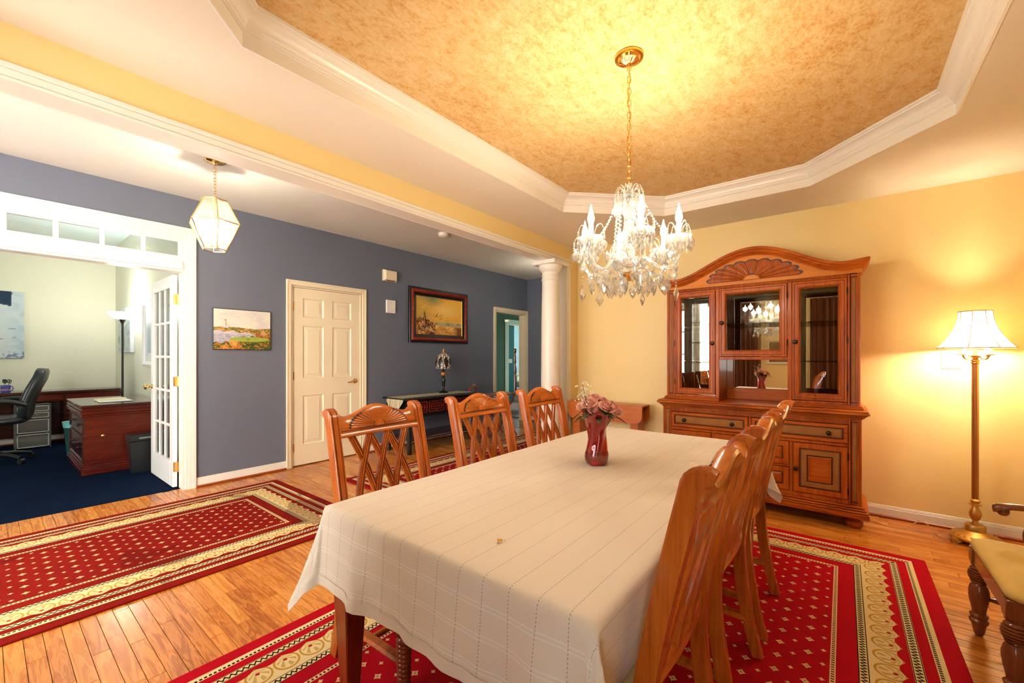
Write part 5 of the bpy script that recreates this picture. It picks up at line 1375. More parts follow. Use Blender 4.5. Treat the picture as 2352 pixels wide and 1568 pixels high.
# dune painting
h, w_ = 150, 200; V, U = np.mgrid[0:h, 0:w_]; U = U/(w_-1); V = V/(h-1)
n1 = fbm(U*3, V*3, 4); n2 = fbm(U*12, V*12, 33); n3 = fbm(U*36, V*30, 51)
img = lerp(S(128, 128, 70), S(236, 172, 56), U*.9+(n1-.5)*1.4+.2); img = put(img, np.exp(-((U-.6)/.22)**2-((V-.68)/.16)**2)*.7, S(250, 200, 110))
sea = (V < .34+.0*U)*(V > .26-.03*U); img = put(img, sea*np.clip((U-.30)*8, 0, 1), lerp(S(92, 104, 70), S(170, 160, 120), (n2-.3)*2)); img = put(img, sea*(U > .36)*.6*(np.abs(np.sin(V*160+n1*8)) > .9), S(200, 196, 160))
sand = V < .27-.02*U+.03*(n1-.5); img = put(img, sand, lerp(S(238, 184, 96), S(190, 124, 44), (n2-.3)*2+(.2-V)*2)); dune = (U < .40)*(V < .42-.30*np.clip(U-.12, 0, 1)+.04*(n2-.5))
img = put(img, dune, lerp(S(150, 90, 30), S(70, 34, 16), (n2-.3)*2.4)); img = put(img, dune*(n3 > .58), S(208, 150, 70)); img = put(img, np.clip((U-.78)*8, 0, 1)*(V < .22+.1*(n2-.5)), lerp(S(150, 80, 26), S(80, 40, 16), n3))
img = streaks(img, 16, 3, .08, .36, .06, .22, 62, 118, .12, .30, [S(64, 22, 20), S(216, 180, 150), S(90, 40, 26)], .0042)
img = streaks(img, 2, 8, .21, .24, .16, .2, 96, 100, .40, .44, [S(74, 28, 26)], .006); img = streaks(img, 30, 5, .3, .85, .06, .16, 10, 40, .04, .10, [S(110, 66, 20), S(240, 200, 120), S(70, 40, 30)], .0035); img = streaks(img, 26, 6, .05, .45, .02, .14, 110, 150, .05, .14, [S(214, 176, 120), S(80, 44, 20)], .0035)
img = streaks(img, 10, 12, .36, .52, .40, .5, 55, 80, .06, .12, [S(110, 100, 36)], .004); img = streaks(img, 5, 14, .02, .16, .36, .40, 80, 95, .05, .1, [S(70, 26, 24)], .006)
for (a, b) in ((.18, .76), (.25, .74), (.13, .70), (.74, .56), (.87, .57), (.55, .50)):
    img = put(img, (np.abs(U-a) < .016)*(np.abs(V-b-.35*np.abs(U-a)) < .006), S(244, 214, 150))
qx0, qx1, qz0, qz1 = 3.745, 4.915, 1.452, 2.255
dp = thing('wall_picture', 'oil painting of golden dunes in a red mahogany frame', 'picture', ((qx0+qx1)/2, HN-.001, qz0))
FR = wood('red_lacquer_frame', (.09, .004, .002), (.24, .014, .005), (.40, .05, .012), 'x', .6, .2, .6)
def pic_frame(name, x0, x1, z0, z1, steps, mat, parent, y=HN):
    rr = [[(x0+i_, y-d, z0+i_), (x1-i_, y-d, z0+i_), (x1-i_, y-d, z1-i_), (x0+i_, y-d, z1-i_)] for i_, d in steps]
    m = MB(); m.rings(rr, True, False); return m.build(name, mat, parent, 25, True)
pic_frame('frame', qx0, qx1, qz0, qz1, [(0, .0005), (0, .03), (.006, .036), (.030, .036)], MT['ebony'], dp); pic_frame('frame_moulding', qx0, qx1, qz0, qz1, [(.030, .034), (.036, .048), (.052, .056), (.068, .048), (.078, .038)], FR, dp)
pic_frame('frame_slip', qx0, qx1, qz0, qz1, [(.078, .038), (.082, .040), (.118, .022), (.122, .022)], MT['ebony'], dp); pic_frame('gilt_lip', qx0, qx1, qz0, qz1, [(.120, .0235), (.124, .025), (.128, .016)], MT['antique'], dp)
canvas('painting', np.clip(img*1.25, 0, 1), lambda u, v: (qx0+.125+(qx1-qx0-.25)*u-(qx0+qx1)/2, -.016, .125+(qz1-qz0-.25)*v), dp)

# chime box, keypad, smoke detector, switch plate
cb = thing('chime_box', 'cream door chime box high on the slate blue wall', 'chime', (3.424, HN-.001, 2.265))
m = MB(); rr = [[(-.105+d, -y_, 0+d), (.105-d, -y_, d), (.105-d, -y_, .148-d*.6), (-.105+d, -y_, .148-d*.6)] for d, y_ in ((0, 0), (0, .03), (.022, .062))]; m.rings(rr); m.build('housing', MT['door'], cb, 25)
m = MB()
for k in range(8): m.box(-.06+.016*k, -.052+.016*k, -.050, -.030, -.001, .012)
m.build('sound_slots', MT['antique'], cb, 0)
kp = thing('wall_keypad', 'white alarm keypad below the chime box', 'keypad', (3.443, HN-.001, 1.838))
m = MB(); m.box(-.072, .072, -.026, 0, 0, .176, .005); m.build('case', MT['white'], kp, 30); m = MB(); m.box(-.03, .012, -.028, -.025, .125, .155, .002); m.build('display', MT['ivory'], kp, 30)
sd = thing('smoke_detector', 'round white smoke detector on the hall ceiling', 'smoke detector', (3.466, 3.80, HZ-.045))
m = MB(); m.lathe([(0, 0), (.035, .0), (.055, .008), (.064, .022), (.066, .045)], 28); m.build('housing', MT['white'], sd, 40); m = MB(); m.ball((.02, -.025, .002), .006, 8, 6); m.build('indicator', MT['brass'], sd, 60)
def switchplate(name, label, x, y, z, n, axis):
    o = thing(name, label, 'switch', (x, y, z)); m = MB(); wd = .038+.036*n
    def bx(m, a0, a1, d0, d1, z0, z1, c):
        if axis == 'x': m.box(-d1, -d0, a0, a1, z0, z1, c)
        else: m.box(a0, a1, -d1, -d0, z0, z1, c)
    bx(m, -wd/2, wd/2, 0, .006, -.057, .057, .002); m.build('plate', MT['ivory'], o, 30)
    for k in range(n):
        a = (k-(n-1)/2)*.046; m = MB(); bx(m, a-.006, a+.006, .006, .014, -.012, .012, .002); m.build('toggle', MT['ivory'], o, 30)
switchplate('light_switch', 'ivory double switch plate on the yellow wall behind the floor lamp', XE-.0005, -.617, 1.219, 2, 'x')
switchplate('light_switch', 'triple switch plate on the teal bedroom wall', 9.16, 7.2995, 1.12, 3, 'y')

# ------------------------------------------------------------------ console table with runner and lamp
cx0, cx1, cy0, cy1, cz = 3.29, 4.60, 4.255, 4.80, .715
cn = thing('console_table', 'black console table with red fretwork drawers under the dune painting', 'table', ((cx0+cx1)/2, (cy0+cy1)/2, 0))
m = MB(); m.box(cx0, cx1, cy0, cy1, cz-.024, cz, .008); m.build('table_top', MT['ebony'], cn, 30, True)
m = MB(); m.box(cx0+.05, cx1-.05, cy0+.04, cy1-.02, cz-.25, cz-.024, .004); m.build('frieze', MT['ebony'], cn, 30, True)
for x in (cx0+.07, cx1-.07):
    for y in (cy0+.06, cy1-.05): m = MB(); m.box(x-.022, x+.022, y-.022, y+.022, 0, cz-.25, .004); m.build('leg', MT['ebony'], cn, 30, True)
m = MB(); m.box(cx0+.05, cx1-.05, cy0+.04, cy1-.03, .17, .195, .004); m.build('lower_shelf', MT['darkwood'], cn, 30, True)
for k in range(4):
    xa = cx0+.075+.295*k; xb = xa+.265; m = MB(); y = cy0+.04; za, zb = cz-.20, cz-.055; b_ = .012
    def fb(x0, x1, z0, z1): m.box(x0, x1, y-.010, y-.0005, z0, z1, .002)
    for ins in (0, .030, .056):
        if zb-za-2*ins < .02: continue
        fb(xa+ins*1.3, xb-ins*1.3, za+ins, za+ins+b_); fb(xa+ins*1.3, xb-ins*1.3, zb-ins-b_, zb-ins); fb(xa+ins*1.3, xa+ins*1.3+b_, za+ins+b_, zb-ins-b_); fb(xb-ins*1.3-b_, xb-ins*1.3, za+ins+b_, zb-ins-b_)
    fb((xa+xb)/2-.006, (xa+xb)/2+.006, za+b_, za+.03); fb((xa+xb)/2-.006, (xa+xb)/2+.006, zb-.03, zb-b_); fb(xa+b_, xa+.039, (za+zb)/2-.006, (za+zb)/2+.006); fb(xb-.039, xb-b_, (za+zb)/2-.006, (za+zb)/2+.006)
    m.build('fretwork_panel', FR, cn, 30, True)
t = T('leaf_print_runner'); u, v, z = t.xyz(t.coord())
a = ((u*42.0+(v*30.0).sin()*1.8).sin()); b = ((v*60.0+u*35.0+(u*22.0).sin()*2.0).sin())
ln = a.abs().lt(.16)+b.abs().lt(.17); c_ = t.mix(t.noise(t.coord(), 9, 3), (.50, .44, .26), (.66, .60, .40)); t.set(color=t.mix(ln.min(1.0), c_, (.07, .075, .03)), rough=.85); MT['runner'] = t.m
m = MB(); yA, yB2 = cy0+.10, cy1-.10; rows = []
for j in range(25):
    s_ = j/24*(cx1-cx0-.05+.26)
    if s_ < .24: x, z = cx0-.006-.004*math.sin(s_*20), cz+.003-(.24-s_); q = (.24-s_)/.24
    else: x, z, q = cx0+(s_-.24)-.004, cz+.003, 0
    wdt = max(.0, q-.25)/.75; rows.append([(x, yA+(yB2-yA)*(.5*wdt+(1-wdt)*k/8), z) for k in range(9)])
m.rings(rows, False, False); o = m.build('table_runner', MT['runner'], None, 60); tag(o, 'cream leaf-print runner draped over the console table', 'runner')
LX, LY, LZ = 4.18, 4.58, cz+.004
tl_ = thing('table_lamp', 'small black and amber lamp with mosaic glass shade on the console', 'lamp', (LX, LY, LZ))
m = MB(); m.lathe([(.068, 0), (.072, .008), (.060, .018), (.036, .026), (.026, .034), (.014, .05), (.018, .062), (.014, .07), (.02, .10), (.028, .17), (.030, .20), (.018, .225), (.012, .232), (.022, .24), (.024, .247)], 24); m.build('base', MT['ebony'], tl_, 40)
MT['amber'] = plain('amber_ball', (.52, .21, .03), .25, .2)
m = MB(); m.lathe([(.016, .246), (.036, .262), (.040, .28), (.034, .298), (.018, .31)], 24); m.build('amber_ball', MT['amber'], tl_, 60)
m = MB(); m.lathe([(.018, .308), (.024, .315), (.018, .325), (.010, .335), (.008, .60)], 16); m.build('stem', MT['ebony'], tl_, 40)
t = T('mosaic_glass'); x, y, z = t.xyz(t.coord()); an = x.atan2(y)
ga = ((an*(16/(2*PI))).fract()-.5).abs().gt(.40); gz = ((z*17.0+(an*8.0).sin()*.35).fract()-.5).abs().gt(.40)
blk = ((an*4.0+z*14.0).sin()*(an*4.0-z*14.0).sin()).gt(.12)
pc_ = t.mix(t.noise(t.coord(), 30, 2), (.46, .36, .24), (.72, .64, .50)); c_ = t.mix(blk, pc_, (.025, .015, .012)); t.set(color=t.mix((ga+gz).min(1.0), c_, (.01, .008, .008)), rough=.2); MT['mosaic'] = t.m
m = MB(); m.lathe([(.116, .352), (.120, .358), (.121, .40), (.116, .45), (.102, .50), (.078, .545), (.045, .575), (.014, .588)], 32); m.build('lamp_shade', MT['mosaic'], tl_, 60)
m = MB(); m.lathe([(.010, .588), (.014, .595), (.019, .608), (.012, .622), (.007, .632), (.009, .640), (0, .646)], 14); m.build('finial', MT['amber'], tl_, 60)
m = MB(); m.tube(spline([(LX-.02, cy1+.012, .60), (LX-.62, cy1+.015, .42), (LX-.66, cy1+.012, .25), (LX-.72, cy1+.01, .02)], 6), .004, 6); tag(m.build('power_cord', MT['blackplastic'], None, 60), 'black lamp cord hanging behind the console table', 'cord')
# small red chair and folding tray table
rc = thing('side_chair', 'small dark red chair at the end of the console table', 'chair', (5.00, 4.55, 0), R(205))
m = MB(); m.rings([[(x, -.16-.02, .70+.075*(1-(x/.16)**2)), (x, -.16, .70+.075*(1-(x/.16)**2)), (x, -.16, .755+.055*(1-(x/.17)**2)), (x, -.18, .755+.055*(1-(x/.17)**2))] for x in [-.165+.33*k/12 for k in range(13)]]); m.build('crest_rail', FR, rc, 30)
for s_ in (-1, 1):
    m = MB(); m.rings([[(s_*.165-.014, y-.014, z), (s_*.165+.014, y-.014, z), (s_*.165+.014, y+.014, z), (s_*.165-.014, y+.014, z)] for y, z in ((-.17, 0), (-.155, .4), (-.17, .76))]); m.build('back_post', FR, rc, 30)
    m = MB(); m.box(s_*.165-.014, s_*.165+.014, .14, .168, 0, .40, .003); m.build('leg', FR, rc, 30)
m = MB(); m.box(-.18, .18, -.165, .18, .40, .43, .01); m.build('seat', FR, rc, 30)
tt = thing('tray_table', 'folding tray table with a grey patterned top next to the console', 'table', (4.93, 4.16, 0))
t = T('grey_patterned_tray'); n = t.noise(t.coord(), 24, 3); t.set(color=t.ramp(n, [(.35, (.05, .06, .05)), (.5, (.26, .29, .22)), (.65, (.45, .46, .38))]), rough=.3); MT['tray'] = t.m
m = MB(); m.box(-.24, .24, -.17, .17, .66, .675, .004); m.build('tray_top', MT['tray'], tt, 30); m = MB(); m.tube([(-.24, -.17, .675), (.24, -.17, .675), (.24, .17, .675), (-.24, .17, .675)], .008, 6, True); m.build('tray_rim', FR, tt, 60)
for s_ in (-1, 1):
    for y in (-.14, .14): m = MB(); m.tube([(s_*.21, y-.005*s_, .657), (-s_*.28, y-.005*s_, .012)], .011, 8); m.build('leg', FR, tt, 60)

# ------------------------------------------------------------------ drop-leaf table by the yellow wall
dt = thing('drop_leaf_table', 'narrow orange drop-leaf table folded against the yellow wall', 'table', (4.165, 1.99, 0))
m = MB(); m.box(4.075, 4.255, 1.565, 2.415, .738, .756, .004); m.build('table_top', MT['dropleaf'], dt, 30, True)
def leaf_(x0, x1):
    m = MB(); a, b, z0, z1, r_ = 1.565, 2.415, .572, .754, .075
    pts = [(a, z1), (b, z1)]+[(b-r_+r_*math.cos(-PI/2*k/8), z0+r_+r_*math.sin(-PI/2*k/8)) for k in range(9)]+[(a+r_-r_*math.sin(PI/2*k/8), z0+r_-r_*math.cos(PI/2*k/8)) for k in range(9)]
    m.prism(pts, x0, x1, lambda p, q, d: (d, p, q)); m.build('drop_leaf', MT['dropleaf'], dt, 30, True)
leaf_(4.055, 4.073); leaf_(4.257, 4.275)
for y in (1.615, 2.28): m = MB(); m.box(4.085, 4.245, y, y+.085, .03, .738, .004); m.box(4.078, 4.252, y-.005, y+.09, 0, .03, .004); m.build('slab_leg', MT['dropleaf'], dt, 30, True)
m = MB(); m.box(4.15, 4.18, 1.70, 2.28, .10, .16, .003); m.build('stretcher', MT['dropleaf'], dt, 30, True)

# ------------------------------------------------------------------ armchair at the right edge (faces +y)
ac = thing('armchair', 'brown turned-leg armchair with a gold padded seat', 'armchair', (2.52, -.74, 0))
def aleg(x, y):
    m = MB(); pr = [(.010, 0), (.016, .008), (.021, .03), (.024, .05), (.031, .062), (.032, .07), (.025, .078), (.029, .086), (.031, .094), (.022, .102), (.024, .12), (.031, .155), (.034, .18), (.034, .20), (.029, .222), (.022, .232), (.027, .238)]
    for k in range(6): z_ = .242+k*.0105; w_ = .026+.010*math.sin(PI*(k+.5)/6); pr += [(w_-.003, z_), (w_+.001, z_+.004), (w_+.001, z_+.007), (w_-.003, z_+.0100)]
    pr += [(.022, .310), (.027, .318), (.028, .326)]
    m.lathe(pr, 24, (x, y, 0)); m.box(x-.028, x+.028, y-.028, y+.028, .324, .392, .003); m.build('leg', MT['armwood'], ac, 40)
for sx in (-1, 1):
    aleg(sx*.252, .262)
    m = MB(); m.rings([[(sx*.225-.02, y-.02, z), (sx*.225+.02, y-.02, z), (sx*.225+.02, y+.02, z), (sx*.225-.02, y+.02, z)] for y, z in ((-.24, 0), (-.20, .39), (-.21, .6), (-.255, .98))]); m.build('back_post', MT['armwood'], ac, 30)
    m = MB(); m.tube([(sx*.25, .25, .172), (sx*.246, .20, .172), (sx*.243, .12, .172), (sx*.235, 0, .172), (sx*.226, -.2, .172)], [.007, .012, .009, .014, .009], 10); m.build('stretcher', MT['armwood'], ac, 60)
    rr = []
    for (y, z, hw, hh) in ((.205, .570, .012, .010), (.215, .575, .022, .016), (.205, .582, .027, .018), (.16, .592, .026, .014), (.05, .600, .022, .012), (-.08, .605, .02, .012), (-.20, .60, .018, .012)):
        rr.append([(sx*.275+hw*math.cos(2*PI*k/10), y, z+hh*math.sin(2*PI*k/10)) for k in range(10)])
    m = MB(); m.rings(rr); m.ball((sx*.275, .185, .566), .020, 12, 8, 1.0); m.build('armrest', MT['armwood'], ac, 60)
    m = MB(); m.tube(spline([(sx*.27, .10, .395), (sx*.285, .115, .47), (sx*.272, .10, .54), (sx*.275, .10, .592)], 5), .014, 10); m.build('arm_support', MT['armwood'], ac, 60)
m = MB(); m.box(-.255, .255, .258, .284, .325, .390, .003); m.box(-.24, .24, -.215, -.195, .325, .39, .003)
for sx in (-1, 1): m.rings([[(sx*.238-.012, -.2, z) if q == 0 else (sx*.238+.012, -.2, z) for q, z in ((0, .325), (1, .325), (1, .39), (0, .39))], [(sx*.262-.012, .27, z) if q == 0 else (sx*.262+.012, .27, z) for q, z in ((0, .325), (1, .325), (1, .39), (0, .39))]])
m.build('seat_frame', MT['armwood'], ac, 30)
t = T('gold_velvet'); n = t.noise(t.coord(), 9, 4); t.set(color=t.mix(n, (.58, .37, .075), (.78, .54, .16)), rough=.8); MT['velvet'] = t.m
m = MB(); rr = []
def seat_ring(z_, d):
    pts = []; 
    for (cx, cy_, a0) in ((.25, .245, 0), (-.25, .245, 90), (-.215, -.16, 180), (.215, -.16, 270)):
        for k in range(6): a = R(a0+90*k/5); rad = .045; q = 1+d/.29; pts.append(((cx+rad*math.cos(a))*q, .035+(cy_-.035+rad*math.sin(a))*q, z_))
    return pts
for z_, d in ((.390, -.012), (.396, -.003), (.410, .0), (.424, -.006), (.436, -.03), (.444, -.07), (.447, -.13)): rr.append(seat_ring(z_, d))
m.rings(rr); m.build('seat_cushion', MT['velvet'], ac, 60)
m = MB(); m.box(-.215, .215, -.262, -.235, .88, 1.0, .01); m.build('crest_rail', MT['armwood'], ac, 30)
for x in (-.11, 0, .11): m = MB(); m.box(x-.02, x+.02, -.235, -.222, .40, .89, .004); m.build('back_slat', MT['armwood'], ac, 30)

# ------------------------------------------------------------------ curtains behind the camera (inner ones mirrored in the cabinet; widened to cut daylight)
MT['curtain'] = paint('brown_curtain', (.16, .05, .018), .8)
def curtain(axis, pos, a0, a1, z0, z1, label):
    m = MB()
    def f(u, v):
        a = a0+(a1-a0)*u; d = pos+.035*math.sin(u*38)+.01*math.sin(u*90)
        return (d, a, z0+(z1-z0)*v) if axis == 'x' else (a, d, z0+(z1-z0)*v)
    m.grid(80, 6, f); o = m.build('curtain', MT['curtain'], None, 80); tag(o, label, 'curtain', 'brown curtains of the dining room')
curtain('x', XW+.115, -.92, -.21, .01, 2.28, 'brown curtain panel added over the window behind the camera to cut daylight')  # outer panel added to block window light on the near chairs
curtain('x', XW+.115, -.08, .46, .01, 2.28, 'brown curtain panel on the inner side of the window behind the camera')
curtain('x', XW+.115, 1.22, 1.68, .01, 2.28, 'brown curtain panel on the inner side of the window nearer the hall')
wp = thing('wall_picture', 'gold framed picture between the two dining room windows', 'picture', (XW+.001, .84, 1.10))
m = MB(); rr = [[(d, -.30+i_, i_), (d, .30-i_, i_), (d, .30-i_, .46-i_), (d, -.30+i_, .46-i_)] for i_, d in ((0, 0), (0, .025), (.015, .032), (.045, .015))]; m.rings(rr, True, False); m.build('frame', MT['ivory'], wp, 25)
m = MB(); m.box(.004, .016, -.257, .257, .043, .417); m.build('print', plain('sepia_print', (.22, .12, .04), .6), wp, 0)

# ------------------------------------------------------------------ office
dk = thing('office_desk', 'dark red mahogany desk with polished top beside the french door', 'desk', (.985, 6.79, .004))
dx0, dx1, dy0, dy1, dz = .645, 1.325, 6.20, 7.38, .737
m = MB(); m.box(dx0-.015, dx1, dy0-.02, dy1+.01, dz-.03, dz, .006); m.build('desk_top', MT['darkwood'], dk, 30, True)
m = MB(); m.box(dx0, dx1, dy0, dy1, dz-.12, dz-.03, .004)
for (z, d) in ((dz-.055, .012), (dz-.085, .016), (dz-.110, .008)): m.box(dx0-d, dx1, dy0-d, dy1, z-.012, z+.012, .005)
m.build('cornice', MT['redwood'], dk, 30, True)
m = MB(); m.box(dx0+.02, dx1, dy0+.02, dy1-.02, .10, dz-.12, .003); m.build('carcass', MT['redwood'], dk, 30, True)
m = MB()
for (z0, z1, d) in ((.004, .06, .008), (.06, .08, .002), (.08, .10, -.008)): m.box(dx0-d, dx1, dy0-d, dy1+d, z0, z1, .005)
m.build('plinth', MT['redwood'], dk, 30, True)
m = MB(); m.lathe([(.014, 0), (.014, .004), (.008, .007), (0, .007)], 14, (.80, dy0+.02, .40), Matrix.Rotation(R(90), 4, 'X')); m.build('lock', MT['brass'], dk, 40, True)
for (z0, z1) in ((.13, .40), (.42, .60)):
    m = MB(); x = dx0+.02
    rr = [[(x-d, dy0+.06+i_, z0+i_), (x-d, dy1-.06-i_, z0+i_), (x-d, dy1-.06-i_, z1-i_), (x-d, dy0+.06+i_, z1-i_)] for i_, d in ((0, 0), (0, .010), (.012, .016), (.024, .006))]
    m.rings(rr, True, False); q = rr[-1]; m.add(q, [(0, 1, 2, 3)]); dr_ = m.build('drawer', MT['darkwood'], dk, 25, True)
    for yk in (6.5, 7.08):
        m = MB(); m.ball((x-.025, yk, (z0+z1)/2), .014, 10, 6); m.tube([(x-.006, yk, (z0+z1)/2), (x-.025, yk, (z0+z1)/2)], .005, 6); m.build('knob', MT['bronze'], dr_, 60, True)
pp = MB(); pp.box(.80, 1.08, 6.42, 6.80, dz+.005, dz+.0065); o = pp.build('paper_sheet', MT['paper'], None, 0); tag(o, 'white sheet of paper on the mahogany desk', 'paper')
pp = MB(); pp.box(-.13, .13, -.05, .05, 0, .018, .004); o = pp.build('paper_folder', plain('buff_card', (.75, .66, .40), .7), None, 30); o.location = (.93, 6.74, dz+.0070); o.rotation_euler = (0, 0, R(12)); tag(o, 'buff folder lying on the paper on the desk', 'folder')
# credenza along the back wall
cr = thing('credenza', 'long dark credenza along the back wall of the office', 'cabinet', (.0, 8.93, .004))
m = MB(); m.box(-1.6, OX-.02, 8.66, OY-.02, .725, .765, .006); m.build('credenza_top', MT['darkwood'], cr, 30, True)
m = MB(); m.box(-1.58, OX-.02, 8.68, OY-.02, .62, .725, .003); m.build('frieze', MT['darkwood'], cr, 30, True)
for k in range(5):
    xa = -1.5+.56*k; m = MB(); m.box(xa, xa+.53, 8.667, 8.68, .635, .712, .004); m.build('drawer', MT['redwood'], cr, 30, True)
m = MB(); m.box(.72, OX-.02, 8.70, OY-.02, .004, .62, .003); m.build('pedestal', MT['darkwood'], cr, 30, True)
m = MB(); m.box(-1.58, -.9, 8.70, OY-.02, .004, .62, .003); m.build('pedestal', MT['darkwood'], cr, 30, True)
m = MB(); m.box(-.9, .72, OY-.05, OY-.02, .1, .62, .003); m.build('back_panel', MT['darkwood'], cr, 30, True)
du = thing('drawer_unit', 'clear plastic drawer tower under the credenza', 'drawers', (.425, 8.72, .004))
m = MB()
for sx in (-1, 1): m.box(sx*.155-.008, sx*.155+.008, -.15, .17, 0, .60, .003)
m.box(-.147, .147, -.15, .17, .59, .60, .002); m.build('frame', MT['plasticclear'], du, 30)
for (z0, z1) in ((.02, .20), (.215, .395), (.41, .49), (.50, .58)):
    m = MB(); m.box(-.142, .142, -.155, -.147, z0, z1, .003); m.box(-.142, .142, -.147, .15, z0, z0+.004); d = m.build('drawer', MT['plasticclear'], du, 30)
    m = MB()
    for (a, b, c0, e) in ((-.145, .145, z0, z0+.012), (-.145, .145, z1-.014, z1), (-.145, -.132, z0, z1), (.132, .145, z0, z1)): m.box(a, b, -.160, -.155, c0, e, .002)
    m.build('drawer_rim', plain('grey_rim', (.42, .43, .41), .4), d, 30)
# office chair: back toward picture right
oc = thing('office_chair', 'black leather office chair turned side-on in the office', 'office chair', (.09, 7.72, .004), R(80))
m = MB()
for k in range(5):
    a = 2*PI*k/5+.2; m.tube([(0, 0, .11), (.16*math.cos(a), .16*math.sin(a), .10), (.30*math.cos(a), .30*math.sin(a), .068)], [.034, .024, .018], 8)
bs_ = m.build('star_base', MT['blackplastic'], oc, 60)
for k in range(5):
    a = 2*PI*k/5+.2; m = MB(); m.tube([(.31*math.cos(a)-.022*math.sin(a), .31*math.sin(a)+.022*math.cos(a), .03), (.31*math.cos(a)+.022*math.sin(a), .31*math.sin(a)-.022*math.cos(a), .03)], .030, 14); m.build('caster', MT['blackplastic'], bs_, 40)
m = MB(); m.lathe([(.03, .1), (.03, .3), (.022, .3), (.022, .42), (.08, .43), (.08, .45)], 16); m.build('gas_column', MT['blackplastic'], oc, 40)
def pad(path, w_, th, nm):
    rr = []; n = len(path)
    for i, (y, z, k) in enumerate(path):
        a = path[max(i-1, 0)]; b = path[min(i+1, n-1)]; ty, tz = b[0]-a[0], b[1]-a[1]; l = math.hypot(ty, tz); ny, nz = -tz/l, ty/l
        rr.append([(w_*k*math.copysign(abs(math.cos(q))**.5, math.cos(q)), y+ny*th*k**.5*math.copysign(abs(math.sin(q))**.7, math.sin(q)), z+nz*th*k**.5*math.copysign(abs(math.sin(q))**.7, math.sin(q))) for q in [2*PI*j/20 for j in range(20)]])
    m = MB(); m.rings(rr); m.build(nm, MT['leather'], oc, 60)
pad([(.27, .47, .7), (.24, .49, .95), (.10, .50, 1), (-.10, .50, 1), (-.22, .51, .95), (-.25, .52, .7)], .25, .05, 'seat')
pad([(-.22, .50, .7), (-.235, .56, .95), (-.25, .70, 1), (-.30, .86, 1.0), (-.35, .98, .95), (-.37, 1.06, .85), (-.375, 1.10, .55)], .245, .055, 'backrest')
for sx in (-1, 1): m = MB(); m.tube(spline([(sx*.25, -.27, .68), (sx*.29, -.12, .735), (sx*.29, .10, .70), (sx*.28, .20, .64), (sx*.26, .16, .48)], 5), .026, 8); m.build('armrest', MT['blackplastic'], oc, 60)
# bins
bn = thing('waste_basket', 'teal lined waste basket behind the desk', 'bin', (.74, 7.60, .004))
m = MB(); m.lathe([(.085, 0), (.12, .40), (.124, .405), (.116, .40), (.082, .006)], 24); m.build('basket', plain('dark_teal_bin', (.02, .07, .065), .4), bn, 40); m = MB(); m.lathe([(.122, .36), (.127, .41), (.131, .43), (.112, .425), (.108, .38)], 24); m.build('bin_liner', plain('aqua_liner', (.18, .5, .48), .4), bn, 40)
bb = thing('office_bin', 'black bin standing against the desk by the french door', 'bin', (1.10, 6.03, .004))
m = MB(); rr = [[(-.13*k, -.10*k, z), (.13*k, -.10*k, z), (.13*k, .10*k, z), (-.13*k, .10*k, z)] for z, k in ((0, .82), (.33, 1.0))]; m.rings(rr); m.build('bin_body', MT['blackplastic'], bb, 30)
m = MB(); m.box(-.14, .14, -.11, .11, .33, .40, .012); hd = m.build('bin_head', MT['blackplastic'], bb, 30); m = MB(); m.box(-.06, .06, -.116, -.109, .36, .378, .003); m.build('slot_trim', plain('grey_trim', (.2, .21, .2), .4), hd, 30)
# torchiere
tx, ty_ = 1.165, 7.58
tf = thing('torchiere_lamp', 'lit black torchiere floor lamp with white glass bowl in the office', 'lamp', (tx, ty_, .004))
m = MB(); m.lathe([(.13, 0), (.13, .015), (.03, .03), (.012, .05), (.012, 1.68), (.02, 1.70), (.035, 1.735), (.04, 1.745)], 20); m.build('pole', MT['ebony'], tf, 40)
MT['opal'] = glow('lit_opal_glass', (1, .97, .9), 7)
m = MB(); m.lathe([(.04, 1.742), (.09, 1.755), (.125, 1.78), (.145, 1.815), (.150, 1.835), (.144, 1.835), (.12, 1.79), (.08, 1.765), (0, 1.76)], 32); m.build('glass_bowl', MT['opal'], tf, 60)
point('torchiere_light', (0, 0, 1.88), TORCH_W, (1, .95, .82), .05, tf)
# pictures
h, w_ = 110, 130; V, U = np.mgrid[0:h, 0:w_]; U = U/(w_-1); V = V/(h-1); n2 = fbm(U*9, V*9, 71); n3 = fbm(U*26, V*26, 77)
img = lerp(S(192, 204, 208), S(212, 218, 218), (n2-.3)*2.2); img = put(img, np.clip((U-.80)*6, 0, 1)*np.clip((n2-.40)*6, 0, 1)*.8, S(160, 186, 200)); img = put(img, (V > .90-.16*n2*(U < .90))*(U < .93-.05*n3)*(U > .3), S(26, 50, 78)); img = put(img, (V > .8)*(V < .92)*(np.abs(U-.80+.3*(V-.86)) < .03+.03*(n3-.5)), S(30, 54, 84)); img = put(img, (V < .10)*(n3 > .5), S(120, 128, 160)); img = put(img, (V < .16)*(V > .08)*(np.abs(U-.68) < .05)*(n3 > .45), S(50, 60, 100))
img = streaks(img, 22, 41, .45, .95, .2, .46, -6, 4, .02, .06, [S(90, 96, 104)], .004)
mp = thing('wall_picture', 'pale blue world map canvas on the office back wall', 'picture', (-.23, OY-.001, 1.226))
m = MB(); m.box(-.60, .598, -.035, 0, 0, .935, .003); m.build('canvas_edge', plain('grey_blue_edge', (.35, .42, .46), .7), mp, 30); canvas('map_print', img, lambda u, v: (-.60+1.198*u, -.0357, .935*v), mp)
fa = thing('wall_picture', 'pale canvas in the office corner behind the torchiere', 'picture', (OX-.001, 8.27, 1.306)); m = MB(); m.box(-.045, 0, -.43, .43, 0, .65, .004); m.build('canvas_edge', plain('pale_grey_canvas', (.62, .66, .66), .7), fa, 30)
